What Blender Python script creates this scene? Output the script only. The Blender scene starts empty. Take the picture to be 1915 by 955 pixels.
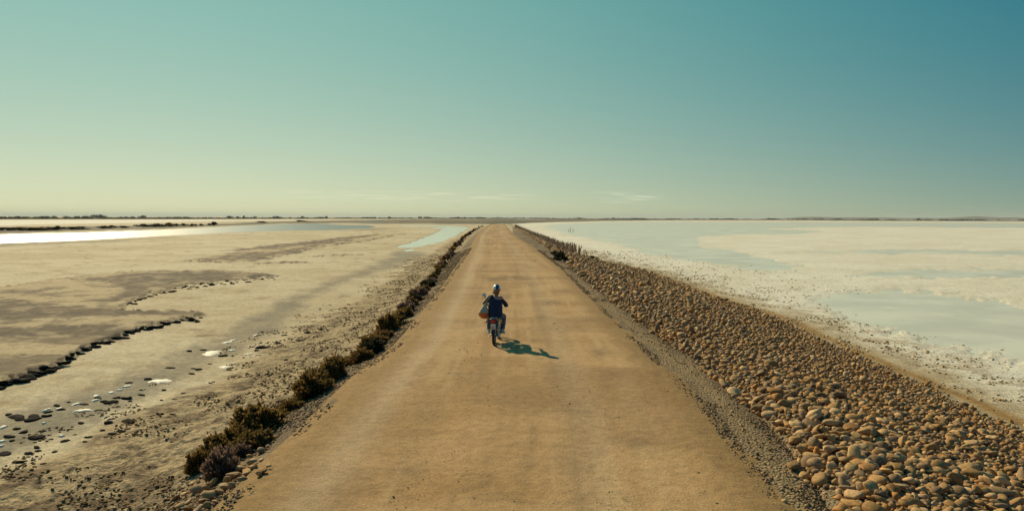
import bpy, math, random
import numpy as np
from mathutils import Matrix, Vector, Euler

S = bpy.context.scene
C = S.collection
random.seed(7)
RNG = np.random.default_rng(7)

# ------------------------------------------------------------------ camera
CAMH = 3.5
PITCH = math.atan(70.5 / 1300)
ROLL = math.radians(0.18)
cam = bpy.data.objects.new('camera', bpy.data.cameras.new('camera'))
C.objects.link(cam)
S.camera = cam
cam.data.lens = 1300 / 1915 * 36
cam.data.clip_start = 0.05
cam.data.clip_end = 30000
cam.matrix_world = (Matrix.Translation((0, 0, CAMH)) @ Matrix.Rotation(math.pi / 2 - PITCH, 4, 'X')
                    @ Matrix.Rotation(ROLL, 4, 'Z'))

# ------------------------------------------------------------------ world and sun
SUN_EL, SUN_AZ = math.radians(31), math.radians(-35)          # azimuth from +Y, clockwise
SUND = Vector((math.sin(SUN_AZ) * math.cos(SUN_EL), math.cos(SUN_AZ) * math.cos(SUN_EL), math.sin(SUN_EL)))
world = bpy.data.worlds.new('World')
S.world = world
world.use_nodes = True


class NT:
    """small helper for writing node trees"""
    def __init__(s, tree):
        s.t = tree
        s.n = tree.nodes
        s.l = tree.links

    def node(s, typ, **kw):
        n = s.n.new(typ)
        for k, v in kw.items():
            setattr(n, k, v)
        return n

    def put(s, sock, v):
        if isinstance(v, bpy.types.NodeSocket):
            s.l.new(v, sock)
        elif v is not None:
            sock.default_value = v

    def math(s, op, a, b=None, c=None, clamp=False):
        n = s.node('ShaderNodeMath', operation=op, use_clamp=clamp)
        for i, v in enumerate((a, b, c)):
            if v is not None:
                s.put(n.inputs[i], v)
        return n.outputs[0]

    def vmath(s, op, a, b=None):
        n = s.node('ShaderNodeVectorMath', operation=op)
        s.put(n.inputs[0], a)
        if b is not None:
            s.put(n.inputs[1], b)
        return n.outputs['Value'] if op in ('DOT_PRODUCT', 'LENGTH') else n.outputs[0]

    def noise(s, vec, scale, detail=3, rough=.55, dist=0):
        n = s.node('ShaderNodeTexNoise')
        if vec is not None:
            s.put(n.inputs['Vector'], vec)
        n.inputs['Scale'].default_value = scale
        n.inputs['Detail'].default_value = detail
        n.inputs['Roughness'].default_value = rough
        n.inputs['Distortion'].default_value = dist
        return n.outputs[0]

    def ramp(s, f, a, b, lo=0., hi=1.):
        n = s.node('ShaderNodeMapRange', interpolation_type='SMOOTHSTEP')
        for i, v in enumerate((f, a, b, lo, hi)):
            s.put(n.inputs[i], v)
        return n.outputs[0]

    def mix(s, f, a, b, typ='MIX'):
        n = s.node('ShaderNodeMix', data_type='RGBA', blend_type=typ)
        s.put(n.inputs[0], f)
        for i, v in ((6, a), (7, b)):
            if isinstance(v, tuple) and len(v) == 3:
                v = (*v, 1)
            s.put(n.inputs[i], v)
        return n.outputs[2]


w = NT(world.node_tree)
bg = w.n['Background']
sky = w.node('ShaderNodeTexSky', sky_type='NISHITA', sun_disc=False)
sky.sun_elevation = SUN_EL
sky.sun_rotation = SUN_AZ
sky.dust_density = 0.3
dirn = w.node('ShaderNodeTexCoord').outputs['Generated']
sep = w.node('ShaderNodeSeparateXYZ')
w.l.new(dirn, sep.inputs[0])
el = w.math('MAXIMUM', sep.outputs[2], 0.0)
E_ = w.math('EXPONENT', w.math('MULTIPLY', el, -4.0))
cg = w.vmath('DOT_PRODUCT', dirn, tuple(SUND))
ssep = w.node('ShaderNodeSeparateColor')
w.l.new(sky.outputs[0], ssep.inputs[0])
comb = w.node('ShaderNodeCombineColor')
GR = ((-.247, .645, .605, 0.0), (.170, .325, .450, .012), (.232, .096, .209, .115))
for i, (a, b, c, d) in enumerate(GR):                 # film-like grade of the clear sky, one gentle curve per channel
    n = w.math('POWER', w.math('MAXIMUM', ssep.outputs[i], 1e-4), .3)
    v = w.math('MULTIPLY_ADD', E_, b, a)
    v = w.math('MULTIPLY_ADD', cg, c, v)
    v = w.math('MULTIPLY_ADD', n, d, v)
    v = w.math('POWER', w.math('MAXIMUM', v, (.13, .36, .51)[i]), 2.2)
    w.l.new(w.math('MULTIPLY', v, 10.0), comb.inputs[i])
# faint bars of thin cloud just above the horizon
mp = w.node('ShaderNodeCombineXYZ')
w.l.new(w.math('MULTIPLY', w.math('ARCTAN2', sep.outputs[0], sep.outputs[1]), 9.0), mp.inputs[0])
w.l.new(w.math('MULTIPLY', sep.outputs[2], 150.0), mp.inputs[1])
cn = w.noise(mp.outputs[0], 1.6, 5, .62)
azm = w.math('ARCTAN2', sep.outputs[0], sep.outputs[1])
cbig = w.math('ADD', w.math('MULTIPLY', w.ramp(azm, -.42, -.20), w.ramp(azm, .06, -.03)), w.math('MULTIPLY', w.ramp(azm, .105, .14), w.ramp(azm, .225, .19)))
band = w.math('MULTIPLY', w.ramp(sep.outputs[2], .018, .027), w.ramp(sep.outputs[2], .040, .033))
cm = w.math('MULTIPLY', w.math('MULTIPLY', w.ramp(cn, .47, .62), cbig), band)
skyc = w.mix(w.math('MULTIPLY', cm, .42), comb.outputs[0], (8.6, 8.4, 6.2))
w.l.new(skyc, bg.inputs[0])
bg.inputs[1].default_value = 0.1

sun = bpy.data.lights.new('sun', 'SUN')
sun.energy = 5.0
sun.angle = math.radians(0.55)
sun.color = (1.0, .82, .53)
suno = bpy.data.objects.new('sun', sun)
C.objects.link(suno)
suno.rotation_euler = SUND.to_track_quat('Z', 'Y').to_euler()
suno.location = (-30, 40, 40)

S.view_settings.view_transform = 'Standard'
S.view_settings.look = 'None'
S.view_settings.exposure = 0.0
S.view_settings.gamma = 1

# ------------------------------------------------------------------ pixel <-> place
_cp, _sp = math.cos(PITCH), math.sin(PITCH)
_cr, _sr = math.cos(ROLL), math.sin(ROLL)


def at(x, y, z=0.0):
    """place on the level z that the camera sees at photograph pixel (x, y)"""
    x = np.asarray(x, float); y = np.asarray(y, float)
    u = x - 957.5; v = -(y - 477.5)
    a = u * _cr - v * _sr; b = u * _sr + v * _cr
    dy = 1300 * _cp + b * _sp; dz = -1300 * _sp + b * _cp
    t = (z - CAMH) / dz
    return a * t, dy * t


# ------------------------------------------------------------------ numpy noise
def _h(ix, iy, seed):
    n = (ix.astype(np.int64) * 374761393 + iy.astype(np.int64) * 668265263 + seed * 974634777) & 0xffffffff
    n = ((n ^ (n >> 13)) * 1274126177) & 0xffffffff
    return ((n ^ (n >> 16)) & 0xffffff) / float(0xffffff)


def vn(x, y, seed=0):
    x = np.asarray(x, float); y = np.asarray(y, float)
    ix = np.floor(x); iy = np.floor(y); fx = x - ix; fy = y - iy
    fx = fx * fx * (3 - 2 * fx); fy = fy * fy * (3 - 2 * fy)
    a = _h(ix, iy, seed); b = _h(ix + 1, iy, seed); c = _h(ix, iy + 1, seed); d = _h(ix + 1, iy + 1, seed)
    return (a + (b - a) * fx) * (1 - fy) + (c + (d - c) * fx) * fy


def fbm(x, y, seed=0, octv=4, gain=.5):
    s = 0; a = 1; t = 0
    for i in range(octv):
        s = s + a * vn(np.asarray(x) * 2 ** i + 17.3 * i, np.asarray(y) * 2 ** i - 9.1 * i, seed + i)
        t += a; a *= gain
    return s / t


def sst(x, a, b):
    t = np.clip((x - a) / (b - a), 0, 1)
    return t * t * (3 - 2 * t)


# ------------------------------------------------------------------ outlines of the place
ZF = -1.2                                   # level of the flats
_tab = np.array([(416, 923.5, 942.5), (420, 918, 944.5), (425, 911, 948), (440, 895, 961), (460, 886, 993),
                 (480, 874, 1020), (500, 861, 1045), (540, 837, 1085), (600, 793, 1141), (640, 765, 1180),
                 (700, 690, 1243), (800, 596, 1336), (955, 443, 1446)], float)
_lx, _ly = at(_tab[:, 1], _tab[:, 0], 0)
_rx, _ry = at(_tab[:, 2], _tab[:, 0], 0)


def _prep(Y, X):
    o = np.argsort(Y)
    return Y[o], X[o]


_lY, _lX = _prep(_ly, _lx)
_rY, _rX = _prep(_ry, _rx)


def sm(Y):                                  # smooths the tabulated outlines a little
    return Y


def xl(Y):
    k = np.maximum(Y * .06, .4)
    return (np.interp(Y - k, _lY, _lX) + np.interp(Y, _lY, _lX) + np.interp(Y + k, _lY, _lX)) / 3


def xr(Y):
    k = np.maximum(Y * .06, .4)
    return (np.interp(Y - k, _rY, _rX) + np.interp(Y, _rY, _rX) + np.interp(Y + k, _rY, _rX)) / 3


_bi = at([1572, 1515, 1410, 1305, 1250, 1170, 1100, 1040, 985, 962, 950], [955, 860, 740, 660, 630, 570, 520, 470, 436, 424, 418], 0)
_bo = at([2080, 1915, 1700, 1560, 1440, 1330, 1200, 1110, 1060, 1000, 980, 965, 955], [905, 815, 712, 650, 592, 556, 505, 486, 468, 443, 433, 425, 419], -1.1)
_biY, _biX = _prep(_bi[1], _bi[0])
_boY, _boX = _prep(_bo[1], _bo[0])


def xbi(Y):
    return np.maximum(np.interp(Y, _biY, _biX), xr(Y) + .7)


def xbo(Y):
    return np.maximum(np.interp(Y, _boY, _boX), xbi(Y) + 2.0)


def endfade(Y):
    return 1 - sst(Y, 372, 400)


CRUSTS = [
    [(-400, 830), (0, 722), (60, 702), (110, 684), (150, 657), (190, 642), (245, 620), (310, 604), (378, 592), (362, 585),
     (300, 584), (222, 584), (232, 574), (280, 550), (340, 535), (420, 525), (525, 516), (400, 506), (250, 509), (150, 517), (0, 540), (-400, 585)],
    [(350, 488), (400, 479), (470, 467), (560, 455), (620, 447), (700, 438), (760, 438), (700, 449), (650, 455), (600, 462), (560, 472), (500, 486), (430, 491)],
    [(480, 494), (560, 492), (574, 491), (560, 489)],
    [(570, 480), (620, 477), (680, 476), (620, 479)],
]
DARKS = [   # darker brown algae mat lying on the crust
    [(-300, 690), (0, 640), (100, 634), (220, 640), (245, 620), (160, 610), (60, 615), (-200, 640)],
    [(-200, 590), (0, 560), (100, 575), (230, 583), (360, 586), (300, 592), (160, 600), (0, 605)],
    [(150, 528), (250, 513), (400, 508), (522, 516), (420, 524), (340, 531), (270, 548), (220, 570), (170, 585), (230, 545), (200, 530)],
    [(0, 549), (90, 543), (120, 541), (60, 551)],
    [(380, 490), (440, 476), (520, 472), (600, 458), (560, 472), (480, 488)],
    [(420, 470), (560, 452), (700, 440), (620, 456), (520, 466)],
]
DAMP = [
    [(775, 470), (810, 476), (740, 500), (690, 515), (640, 530), (575, 560), (540, 600), (480, 640), (330, 720), (150, 800),
     (-100, 900), (-400, 960), (-400, 880), (0, 785), (100, 745), (200, 715), (300, 680), (390, 640), (480, 590), (560, 550), (640, 520), (700, 494), (745, 470)],
    [(640, 432), (700, 427), (740, 427), (700, 431)],
    [(-200, 466), (0, 452), (120, 452), (330, 444), (200, 453), (0, 461), (-200, 480)],
]
FARDARK = [
    [(430, 416.5), (560, 413.4), (700, 411.4), (830, 410.4), (932, 410.3), (1100, 410.2), (1300, 411.2), (1915, 413.2), (1990, 413.6), (1990, 414.6),
     (1500, 412.6), (1240, 412.0), (1130, 413.2), (1040, 415.2), (955, 418.5), (905, 419), (800, 418.2), (700, 418.6), (640, 417), (560, 418)],
    [(-400, 436), (0, 425), (100, 424), (330, 421), (480, 416.5), (560, 414.5), (620, 414.5), (560, 416.5), (470, 420.5), (300, 427.5), (0, 436.5), (-400, 448)],
]
SALTL = [[(-500, 417), (0, 411.6), (480, 410.8), (760, 409.8), (480, 412.6), (240, 417), (80, 419.5), (-50, 424), (-500, 432)]]
WATL = [   # water on the left
    [(-600, 449), (0, 438), (150, 434.5), (300, 429.5), (420, 424), (510, 419.5), (590, 418), (640, 420.5), (690, 421.5), (702, 423.5), (690, 426.5), (620, 430), (520, 431.5), (400, 436), (270, 442.5), (150, 449.5), (0, 455), (-600, 478)],
    [(750, 421.6), (830, 420.8), (862, 421.4), (820, 423), (750, 423)],
    [(600, 416.6), (700, 415.3), (770, 414.5), (700, 416.4)],
    [(748, 462), (745, 459), (770, 453), (795, 444), (818, 434), (830, 428), (800, 426.5), (835, 423.5), (872, 423.5), (876, 427), (860, 436), (848, 442), (830, 450), (800, 458), (770, 463)],
    [(754, 467), (776, 465), (771, 469), (758, 470)],
]
WATR = [
    [(1012, 425), (1060, 418.2), (1180, 414.2), (1500, 414.2), (1915, 416), (2300, 418), (2300, 428), (1915, 426), (1640, 424), (1500, 425), (1430, 428),
     (1560, 433), (1480, 437), (1350, 438), (1290, 447), (1330, 462), (1400, 478), (1440, 490), (1500, 503), (1420, 505), (1340, 492), (1290, 486), (1230, 476), (1160, 458), (1090, 443), (1035, 431)],
    [(1530, 562), (1600, 549), (1700, 545), (1800, 556), (1915, 580), (2300, 640), (2300, 770), (1915, 678), (1800, 645), (1700, 622), (1620, 602), (1560, 582)],
    [(1600, 512), (1750, 505), (1915, 506), (2200, 510), (2200, 518), (1915, 516), (1750, 516)],
    [(1500, 471), (1700, 467), (1915, 470), (2200, 476), (1915, 476), (1700, 473)],
]


def poly_sd(poly, X, Y, z=ZF):
    """signed distance (inside positive) to a pixel outline laid on level z, in plan, scaled for grazing depth"""
    p = np.array(poly, float)
    px, py = at(p[:, 0], p[:, 1], z)
    # measured in (X/Y, log Y) so that the width of soft edges grows with distance
    qx, qy = px / py, np.log(py) * .35
    x = X / Y; y = np.log(Y) * .35
    d = np.full(x.shape, 1e9); ins = np.zeros(x.shape, bool)
    n = len(qx)
    for i in range(n):
        ax, ay, bx, by = qx[i], qy[i], qx[(i + 1) % n], qy[(i + 1) % n]
        ex, ey = bx - ax, by - ay
        t = np.clip(((x - ax) * ex + (y - ay) * ey) / (ex * ex + ey * ey + 1e-12), 0, 1)
        d = np.minimum(d, np.hypot(x - ax - t * ex, y - ay - t * ey))
        c = (ay > y) != (by > y)
        ins ^= c & (x < ex * (y - ay) / (ey + (1e-12 if ey >= 0 else -1e-12)) + ax)
    return np.where(ins, d, -d)


def region(polys, X, Y, soft=.006, warp=.012, seed=3, ws=6., z=ZF):
    m = np.zeros(X.shape)
    ok = Y > 4
    Xs = X[ok]; Ys = Y[ok]
    u = Xs / Ys * ws * 8; v = np.log(Ys) * ws * 4
    nz = (fbm(u, v, seed, 5, .6) - .5) * 2 * warp
    best = np.full(Xs.shape, -1e9)
    for p in polys:
        best = np.maximum(best, poly_sd(p, Xs, Ys, z))
    m[ok] = sst(best + nz, -soft, soft)
    return m


def profile(X, Y):
    """height of the causeway and its two sides, without small relief"""
    l = xl(Y) - X; r = X - xr(Y)
    lw = 1 + .15 * (vn(Y * .35, Y * 0, 5) - .5)
    zl = np.interp(l * lw, [-50, 0, .3, 1.3, 1.9, 2.6, 4.2, 6.2], [0, -.015, -.05, -.42, -.66, -.86, -1.1, ZF])
    bi = xbi(Y) - xr(Y); bo = xbo(Y) - xr(Y)
    t = np.where(r < bi, r / bi, 1 + (r - bi) / (bo - bi))
    zr = np.interp(t, [-50, 0, .5, .85, .97, 1.07, 1.15, 1.5, 1.85, 2.05, 2.3], [0, -.015, -.05, -.12, -.19, -.04, -.06, -.55, -1.02, -1.14, ZF])
    z = np.where(X < (xl(Y) + xr(Y)) / 2, zl, zr)
    return ZF + (z - ZF) * endfade(Y)


def crust_mask(X, Y):
    return region(CRUSTS, X, Y, .0011, .012, 21, 16)


def water_mask(X, Y):
    a = region(WATL, X, Y, .006, .006, 31, 10)
    b = region(WATR, X, Y, .03, .03, 35, 5)
    return a, b


def ground_z(X, Y, full=False):
    X = np.asarray(X, float); Y = np.asarray(Y, float)
    z = profile(X, Y)
    flat = sst(-z, 1.0, 1.18)
    wl, wr = water_mask(X, Y)
    cr = crust_mask(X, Y) * flat
    onroad = sst(xl(Y) - X, -.5, 0) + sst(X - xr(Y), -.5, 0)
    rel = (fbm(X * .8, Y * .8, 2, 3) - .5) * .05 * np.clip(onroad, 0, 1)
    strip = sst(-z, .5, .8) * (1 - sst(-z, 1.12, 1.2)) * (X < 0)
    rel += strip * ((fbm(X * 4, Y * 4, 8, 3) - .5) * .12 + (fbm(X * 11, Y * 11, 6, 2) - .5) * .07)
    rel += flat * (fbm(X * .15, Y * .15, 4, 3) - .5) * .03
    z = z + rel + cr * (.12 + .06 * (fbm(X * 2, Y * 2, 9, 3) - .5)) - np.maximum(wl, wr) * flat * .10
    wedge = flat * (1 - np.maximum(wl, wr)) * .03
    z = z + wedge
    if full:
        return z, flat, wl, wr, cr, strip
    return z


# ------------------------------------------------------------------ mesh helpers
def mesh_np(name, V, F, mats=(), smooth=False, attrs=None):
    V = np.ascontiguousarray(V, np.float32); F = np.ascontiguousarray(F, np.int32)
    me = bpy.data.meshes.new(name)
    k = F.shape[1]
    me.vertices.add(len(V)); me.vertices.foreach_set('co', V.ravel())
    me.loops.add(F.size); me.loops.foreach_set('vertex_index', F.ravel())
    me.polygons.add(len(F))
    me.polygons.foreach_set('loop_start', np.arange(0, F.size, k, dtype=np.int32))
    me.polygons.foreach_set('loop_total', np.full(len(F), k, np.int32))
    if smooth:
        me.polygons.foreach_set('use_smooth', np.ones(len(F), bool))
    me.update(calc_edges=True)
    for an, arr in (attrs or {}).items():
        a = me.color_attributes.new(an, 'FLOAT_COLOR', 'POINT')
        arr4 = np.ones((len(V), 4), np.float32); arr4[:, :arr.shape[1]] = arr
        a.data.foreach_set('color', arr4.ravel())
    for m in mats:
        me.materials.append(m)
    return me


def link(me, name, parent=None, **props):
    o = bpy.data.objects.new(name, me)
    C.objects.link(o)
    if parent:
        o.parent = parent
    for k, v in props.items():
        o[k] = v
    return o


def thing(name, label, cat, loc=(0, 0, 0), rz=0, group=None):
    o = bpy.data.objects.new(name, None)
    C.objects.link(o)
    o.location = loc; o.rotation_euler = (0, 0, rz)
    o.empty_display_size = .2
    o['label'] = label; o['category'] = cat
    if group:
        o['group'] = group
    return o


def mat(name):
    m = bpy.data.materials.new(name)
    m.use_nodes = True
    t = NT(m.node_tree)
    return m, t, t.n['Principled BSDF']


def simple(name, col, rough=.6, metal=0, var=.15, scale=12, bump=0, spec=None, coat=0):
    m, t, b = mat(name)
    pos = t.node('ShaderNodeTexCoord').outputs['Object']
    nz = t.noise(pos, scale, 4, .6)
    c2 = tuple(min(1, v * (1 + var * 1.5)) for v in col); c1 = tuple(v * (1 - var) for v in col)
    t.l.new(t.mix(t.ramp(nz, .3, .7), c1, c2), b.inputs['Base Color'])
    b.inputs['Roughness'].default_value = rough
    b.inputs['Metallic'].default_value = metal
    if spec is not None:
        b.inputs['Specular IOR Level'].default_value = spec
    b.inputs['Coat Weight'].default_value = coat
    if bump:
        bn = t.node('ShaderNodeBump'); bn.inputs['Strength'].default_value = bump; bn.inputs['Distance'].default_value = .01
        t.l.new(t.noise(pos, scale * 4, 3), bn.inputs['Height']); t.l.new(bn.outputs[0], b.inputs['Normal'])
    return m


# ------------------------------------------------------------------ ground
u = np.concatenate([-np.geomspace(40, 1.0, 30), np.linspace(-.98, 1.08, 800), np.geomspace(1.10, 40, 30)])
py = np.concatenate([np.linspace(1120, 600, 296), np.linspace(598.6, 430, 130), np.linspace(429, 408.2, 46)])
Yr = at(np.full(py.shape, 957.5), py, ZF)[1]
Yr = np.concatenate([[-300, -150, -60, -30, -15, -8, -4, -1, 1.5, 3, 4.2], Yr[Yr > 4.8], [6000, 9000, 14000]])
sc = np.maximum(Yr + 4, 3.)
sc = np.where(Yr < -4, 3 + (-Yr - 4) * 1.0, sc)
GX = np.clip(u[None, :] * sc[:, None], -15000, 15000) + u[None, :] * .01
GY = np.repeat(Yr[:, None], len(u), 1)
Z, flat, wl, wr, cr, strip = ground_z(GX, GY, True)
far = GY > 3500
Z = np.where(far, ZF, Z)


def lerp(a, b, t):
    return a + (b - a) * t[..., None]


def col(*c):
    return np.array(c, float)


def ground_albedo(X, Y, z0):
    flat_ = sst(-z0, 1.0, 1.18)
    n1 = fbm(X * .12, Y * .12, 40, 4); n2 = fbm(X * .7, Y * .7, 41, 4); n3 = fbm(X * 3.1, Y * 3.1, 42, 3)
    fan = fbm(X / np.maximum(Y, 5) * 22, np.log(np.maximum(Y, 2)) * 26, 44, 4)
    c = lerp(col(.50, .385, .225), col(.60, .485, .31), sst(n1 * .5 + fan * .5, .35, .62))
    damp = region(DAMP, X, Y, .014, .02, 11, 6)
    c = lerp(c, col(.205, .17, .115), damp * (.62 + .6 * (n2 - .3)))
    # crusts
    crm = cr
    mott = fbm(X * .45 + 7, Y * .8, 46, 5, .62)
    c = lerp(c, lerp(col(.15, .10, .05), col(.47, .345, .19), sst(mott, .36, .50)), crm * .90)
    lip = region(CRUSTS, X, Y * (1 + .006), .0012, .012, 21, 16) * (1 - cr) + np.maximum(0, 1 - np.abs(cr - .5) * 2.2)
    c = lerp(c, col(.045, .034, .024), np.clip(lip, 0, 1) * flat_ * .9)  # dark mud at the crust edge, with the ledge's shade painted into its colour
    dk = region(DARKS, X, Y, .006, .016, 51, 8)
    c = lerp(c, lerp(col(.055, .036, .02), col(.12, .08, .042), sst(n3, .3, .7)), dk * (.95 - .5 * sst(n2, .52, .66)))
    # salt lake on the right
    rr = X - xbo(Y)
    right = sst(rr, .3, 3.2 + .01 * Y) * (X > 0)
    salt = lerp(col(.74, .665, .52), col(.80, .735, .60), sst(fan * .6 + n1 * .4, .38, .6))
    br = sst(fbm(X * 1.6, Y * 1.6, 61, 5, .65) + .10 * (1 - sst(rr, 0, 4)), .50, .62) * (1 - sst(rr, 1.0, 6)) * .8
    salt = lerp(salt, col(.33, .22, .11), br)
    c = lerp(c, salt, right)
    och = np.exp(-((rr - .55 - .5 * (n2 - .5)) / .38) ** 2) * (X > 0) * (Y < 60)
    c = lerp(c, lerp(col(.40, .225, .07), col(.29, .16, .05), n3), och)
    # strip of crumbly soil at the foot of the causeway, left
    s1 = sst(-z0, .55, .75) * (1 - sst(-z0 + .12 * (n2 - .5), 1.15, 1.195)) * (X < 0)
    c = lerp(c, lerp(col(.17, .105, .05), col(.45, .325, .175), sst(fbm(X * 2.2, Y * 2.2, 47, 5, .65) - .16 * sst(Y, 14, 8), .30, .56)), s1 * .95)
    # orange edging line between strip and flats
    # gravel verges
    l = xl(Y) - X; r = X - xr(Y)
    gv = sst(l, -.25, .05) * (1 - sst(l, 1.5, 2.2)) * (X < 0) + sst(r, -.25, .05) * (1 - sst(X - xbi(Y), -.3, .4)) * (X > 0)
    gcol = lerp(col(.17, .115, .065), col(.29, .195, .10), sst(n2, .35, .65))
    fr = np.clip((X - xr(Y)) / (xbi(Y) - xr(Y)), -1, 2)
    sandy = np.exp(-((fr - .5) / .2) ** 2) * (X > 0) * sst(Y, 60, 30)
    gcol = lerp(gcol, col(.33, .22, .105), sandy * .9)
    c = lerp(c, gcol, np.clip(gv, 0, 1))
    near = np.exp(-np.maximum(np.maximum(l, r), 0) / (.10 + .22 * n2)) * (np.maximum(l, r) > -.6) * np.clip(gv * 1.5, 0, 1)
    c = lerp(c, col(.31, .205, .095), near)
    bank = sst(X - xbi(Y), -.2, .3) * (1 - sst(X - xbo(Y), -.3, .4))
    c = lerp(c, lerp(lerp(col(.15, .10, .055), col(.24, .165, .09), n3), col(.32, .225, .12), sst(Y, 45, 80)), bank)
    # far marsh and pans
    fd = region(FARDARK, X, Y, .004, .006, 71, 10)
    c = lerp(c, lerp(col(.075, .068, .04), lerp(col(.22, .165, .10), col(.13, .10, .06), (X < 0) * sst(Y, 700, 300)), sst(fan, .45, .66)), fd)
    sl = region(SALTL, X, Y, .006, .004, 73, 6)
    c = lerp(c, col(.78, .72, .58), sl)
    we = np.maximum(wl, 0) * (X < 0)
    c = lerp(c, col(.25, .22, .16), we)
    c = lerp(c, col(.66, .61, .47), wr * right)
    return c


z0 = profile(GX, GY)
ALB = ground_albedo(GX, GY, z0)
gravel = np.clip(sst(xl(GY) - GX, -.2, .1) * (1 - sst(xl(GY) - GX, 1.5, 2.4)) + sst(GX - xr(GY), -.2, .1) * (1 - sst(GX - xbi(GY), 0, .4)), 0, 1)
salt_m = sst(GX - xbo(GY), 1, 4)
aux = np.stack([gravel, strip, salt_m], -1)
nr, nc = GX.shape
idx = np.arange(nr * nc).reshape(nr, nc)
F = np.stack([idx[:-1, :-1], idx[:-1, 1:], idx[1:, 1:], idx[1:, :-1]], -1).reshape(-1, 4)
V = np.stack([GX, GY, Z], -1).reshape(-1, 3)


def ground_material():
    m, t, b = mat('ground_soil')
    geo = t.node('ShaderNodeNewGeometry').outputs['Position']
    a = t.node('ShaderNodeVertexColor', layer_name='albedo').outputs[0]
    x = t.node('ShaderNodeSeparateColor')
    t.l.new(t.node('ShaderNodeVertexColor', layer_name='aux').outputs[0], x.inputs[0])
    fine = t.noise(geo, 26, 5, .7)
    mid = t.noise(geo, 5.5, 5, .65)
    big = t.noise(geo, .9, 4, .6)
    f = t.math('MULTIPLY_ADD', t.ramp(fine, .34, .66), .40, .80)
    f = t.math('MULTIPLY', f, t.math('MULTIPLY_ADD', t.ramp(mid, .34, .66), .36, .82))
    f = t.math('MULTIPLY', f, t.math('MULTIPLY_ADD', big, .24, .88))
    f = t.math('MULTIPLY', f, .95)
    vm = t.node('ShaderNodeVectorMath', operation='SCALE')
    t.l.new(a, vm.inputs[0]); t.l.new(f, vm.inputs[3])
    t.l.new(vm.outputs[0], b.inputs['Base Color'])
    b.inputs['Roughness'].default_value = .92
    b.inputs['Specular IOR Level'].default_value = .25
    vo = t.node('ShaderNodeTexVoronoi'); vo.inputs['Scale'].default_value = 22
    t.l.new(geo, vo.inputs['Vector'])
    h = t.math('MULTIPLY', vo.outputs[0], t.math('MULTIPLY_ADD', x.outputs[0], -.9, -.12))
    h = t.math('ADD', h, t.math('MULTIPLY', mid, t.math('MULTIPLY_ADD', x.outputs[1], 2.2, .7)))
    h = t.math('ADD', h, t.math('MULTIPLY', fine, .35))
    bn = t.node('ShaderNodeBump'); bn.inputs['Strength'].default_value = .8; bn.inputs['Distance'].default_value = .07
    t.l.new(h, bn.inputs['Height']); t.l.new(bn.outputs[0], b.inputs['Normal'])
    return m


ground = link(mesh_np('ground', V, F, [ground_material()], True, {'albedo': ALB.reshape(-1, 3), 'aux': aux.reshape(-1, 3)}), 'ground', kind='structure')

# ------------------------------------------------------------------ road
pyr = np.concatenate([np.linspace(1150, 560, 300), np.linspace(558, 417, 130)])
Yd = at(np.full(pyr.shape, 957.5), pyr, 0)[1]
Yd = np.concatenate([[-40, -20, -10, -5, -1, 2, 4], Yd[Yd > 5.5], [385, 392]])
uu = np.concatenate([np.linspace(-.06, .08, 14), np.linspace(.1, .9, 50), np.linspace(.92, 1.06, 14)])
RY = np.repeat(Yd[:, None], len(uu), 1)
XL, XR = xl(RY), xr(RY)
RX = XL + (XR - XL) * uu[None, :]
edge = np.minimum(RX - XL, XR - RX)
wob = (fbm(RX * 1.3, RY * .7, 90, 4) - .5) * .3 + (fbm(RX * 7, RY * 3, 91, 3) - .5) * .16
hgt = np.interp(edge + wob, [-.5, 0, .35], [-.07, .006, .03])
rut = -.018 * (np.exp(-((uu[None, :] - .30) / .05) ** 2) + np.exp(-((uu[None, :] - .70) / .05) ** 2))
rel = (fbm(RX * .9, RY * .5, 92, 3) - .5) * .03 + (fbm(RX * 1.6, RY * 1.6, 93, 3) - .5) * .014
RZ = (np.clip(profile(RX, RY), -.05, 1) * 0 + hgt + (rel + rut) * sst(edge, 0, .5)) * 1.0
RZ = np.where(RY > 372, RZ + (ZF) * (1 - endfade(RY)) * 1.0, RZ)
n1 = fbm(RX * .35, RY * .9, 95, 4); n2 = fbm(RX * .22, RY * 3.0, 96, 4, .6); n3 = fbm(RX * 2.2, RY * 2.2, 97, 4)
rc = lerp(col(.375, .238, .108), col(.46, .302, .152), sst(n1, .35, .62))
n4 = fbm(RX * .55, RY * 2.0, 98, 4, .6) * .5 + fbm(RX * .2, RY * .2, 99, 2) * .5
rc = lerp(rc, col(.24, .155, .08), sst(n4, .58, .70) * .8)
trk = fbm(uu[None, :] * 22 + .25 * np.sin(RY * .11), RY * .10, 100, 4, .6)
rc = lerp(rc, col(.53, .37, .20), sst(trk, .56, .72) * .55 * sst(edge, .2, .9))
rc = lerp(rc, col(.29, .19, .095), sst(trk, .42, .28) * .55 * sst(edge, .2, .9))
wear = fbm(RX * .35, RY * .35, 102, 4) - .12 * (RY > 16) + .10 * (uu[None, :] - .5)
rc = lerp(rc, col(.29, .185, .09), sst(wear, .46, .60) * .5)
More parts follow.
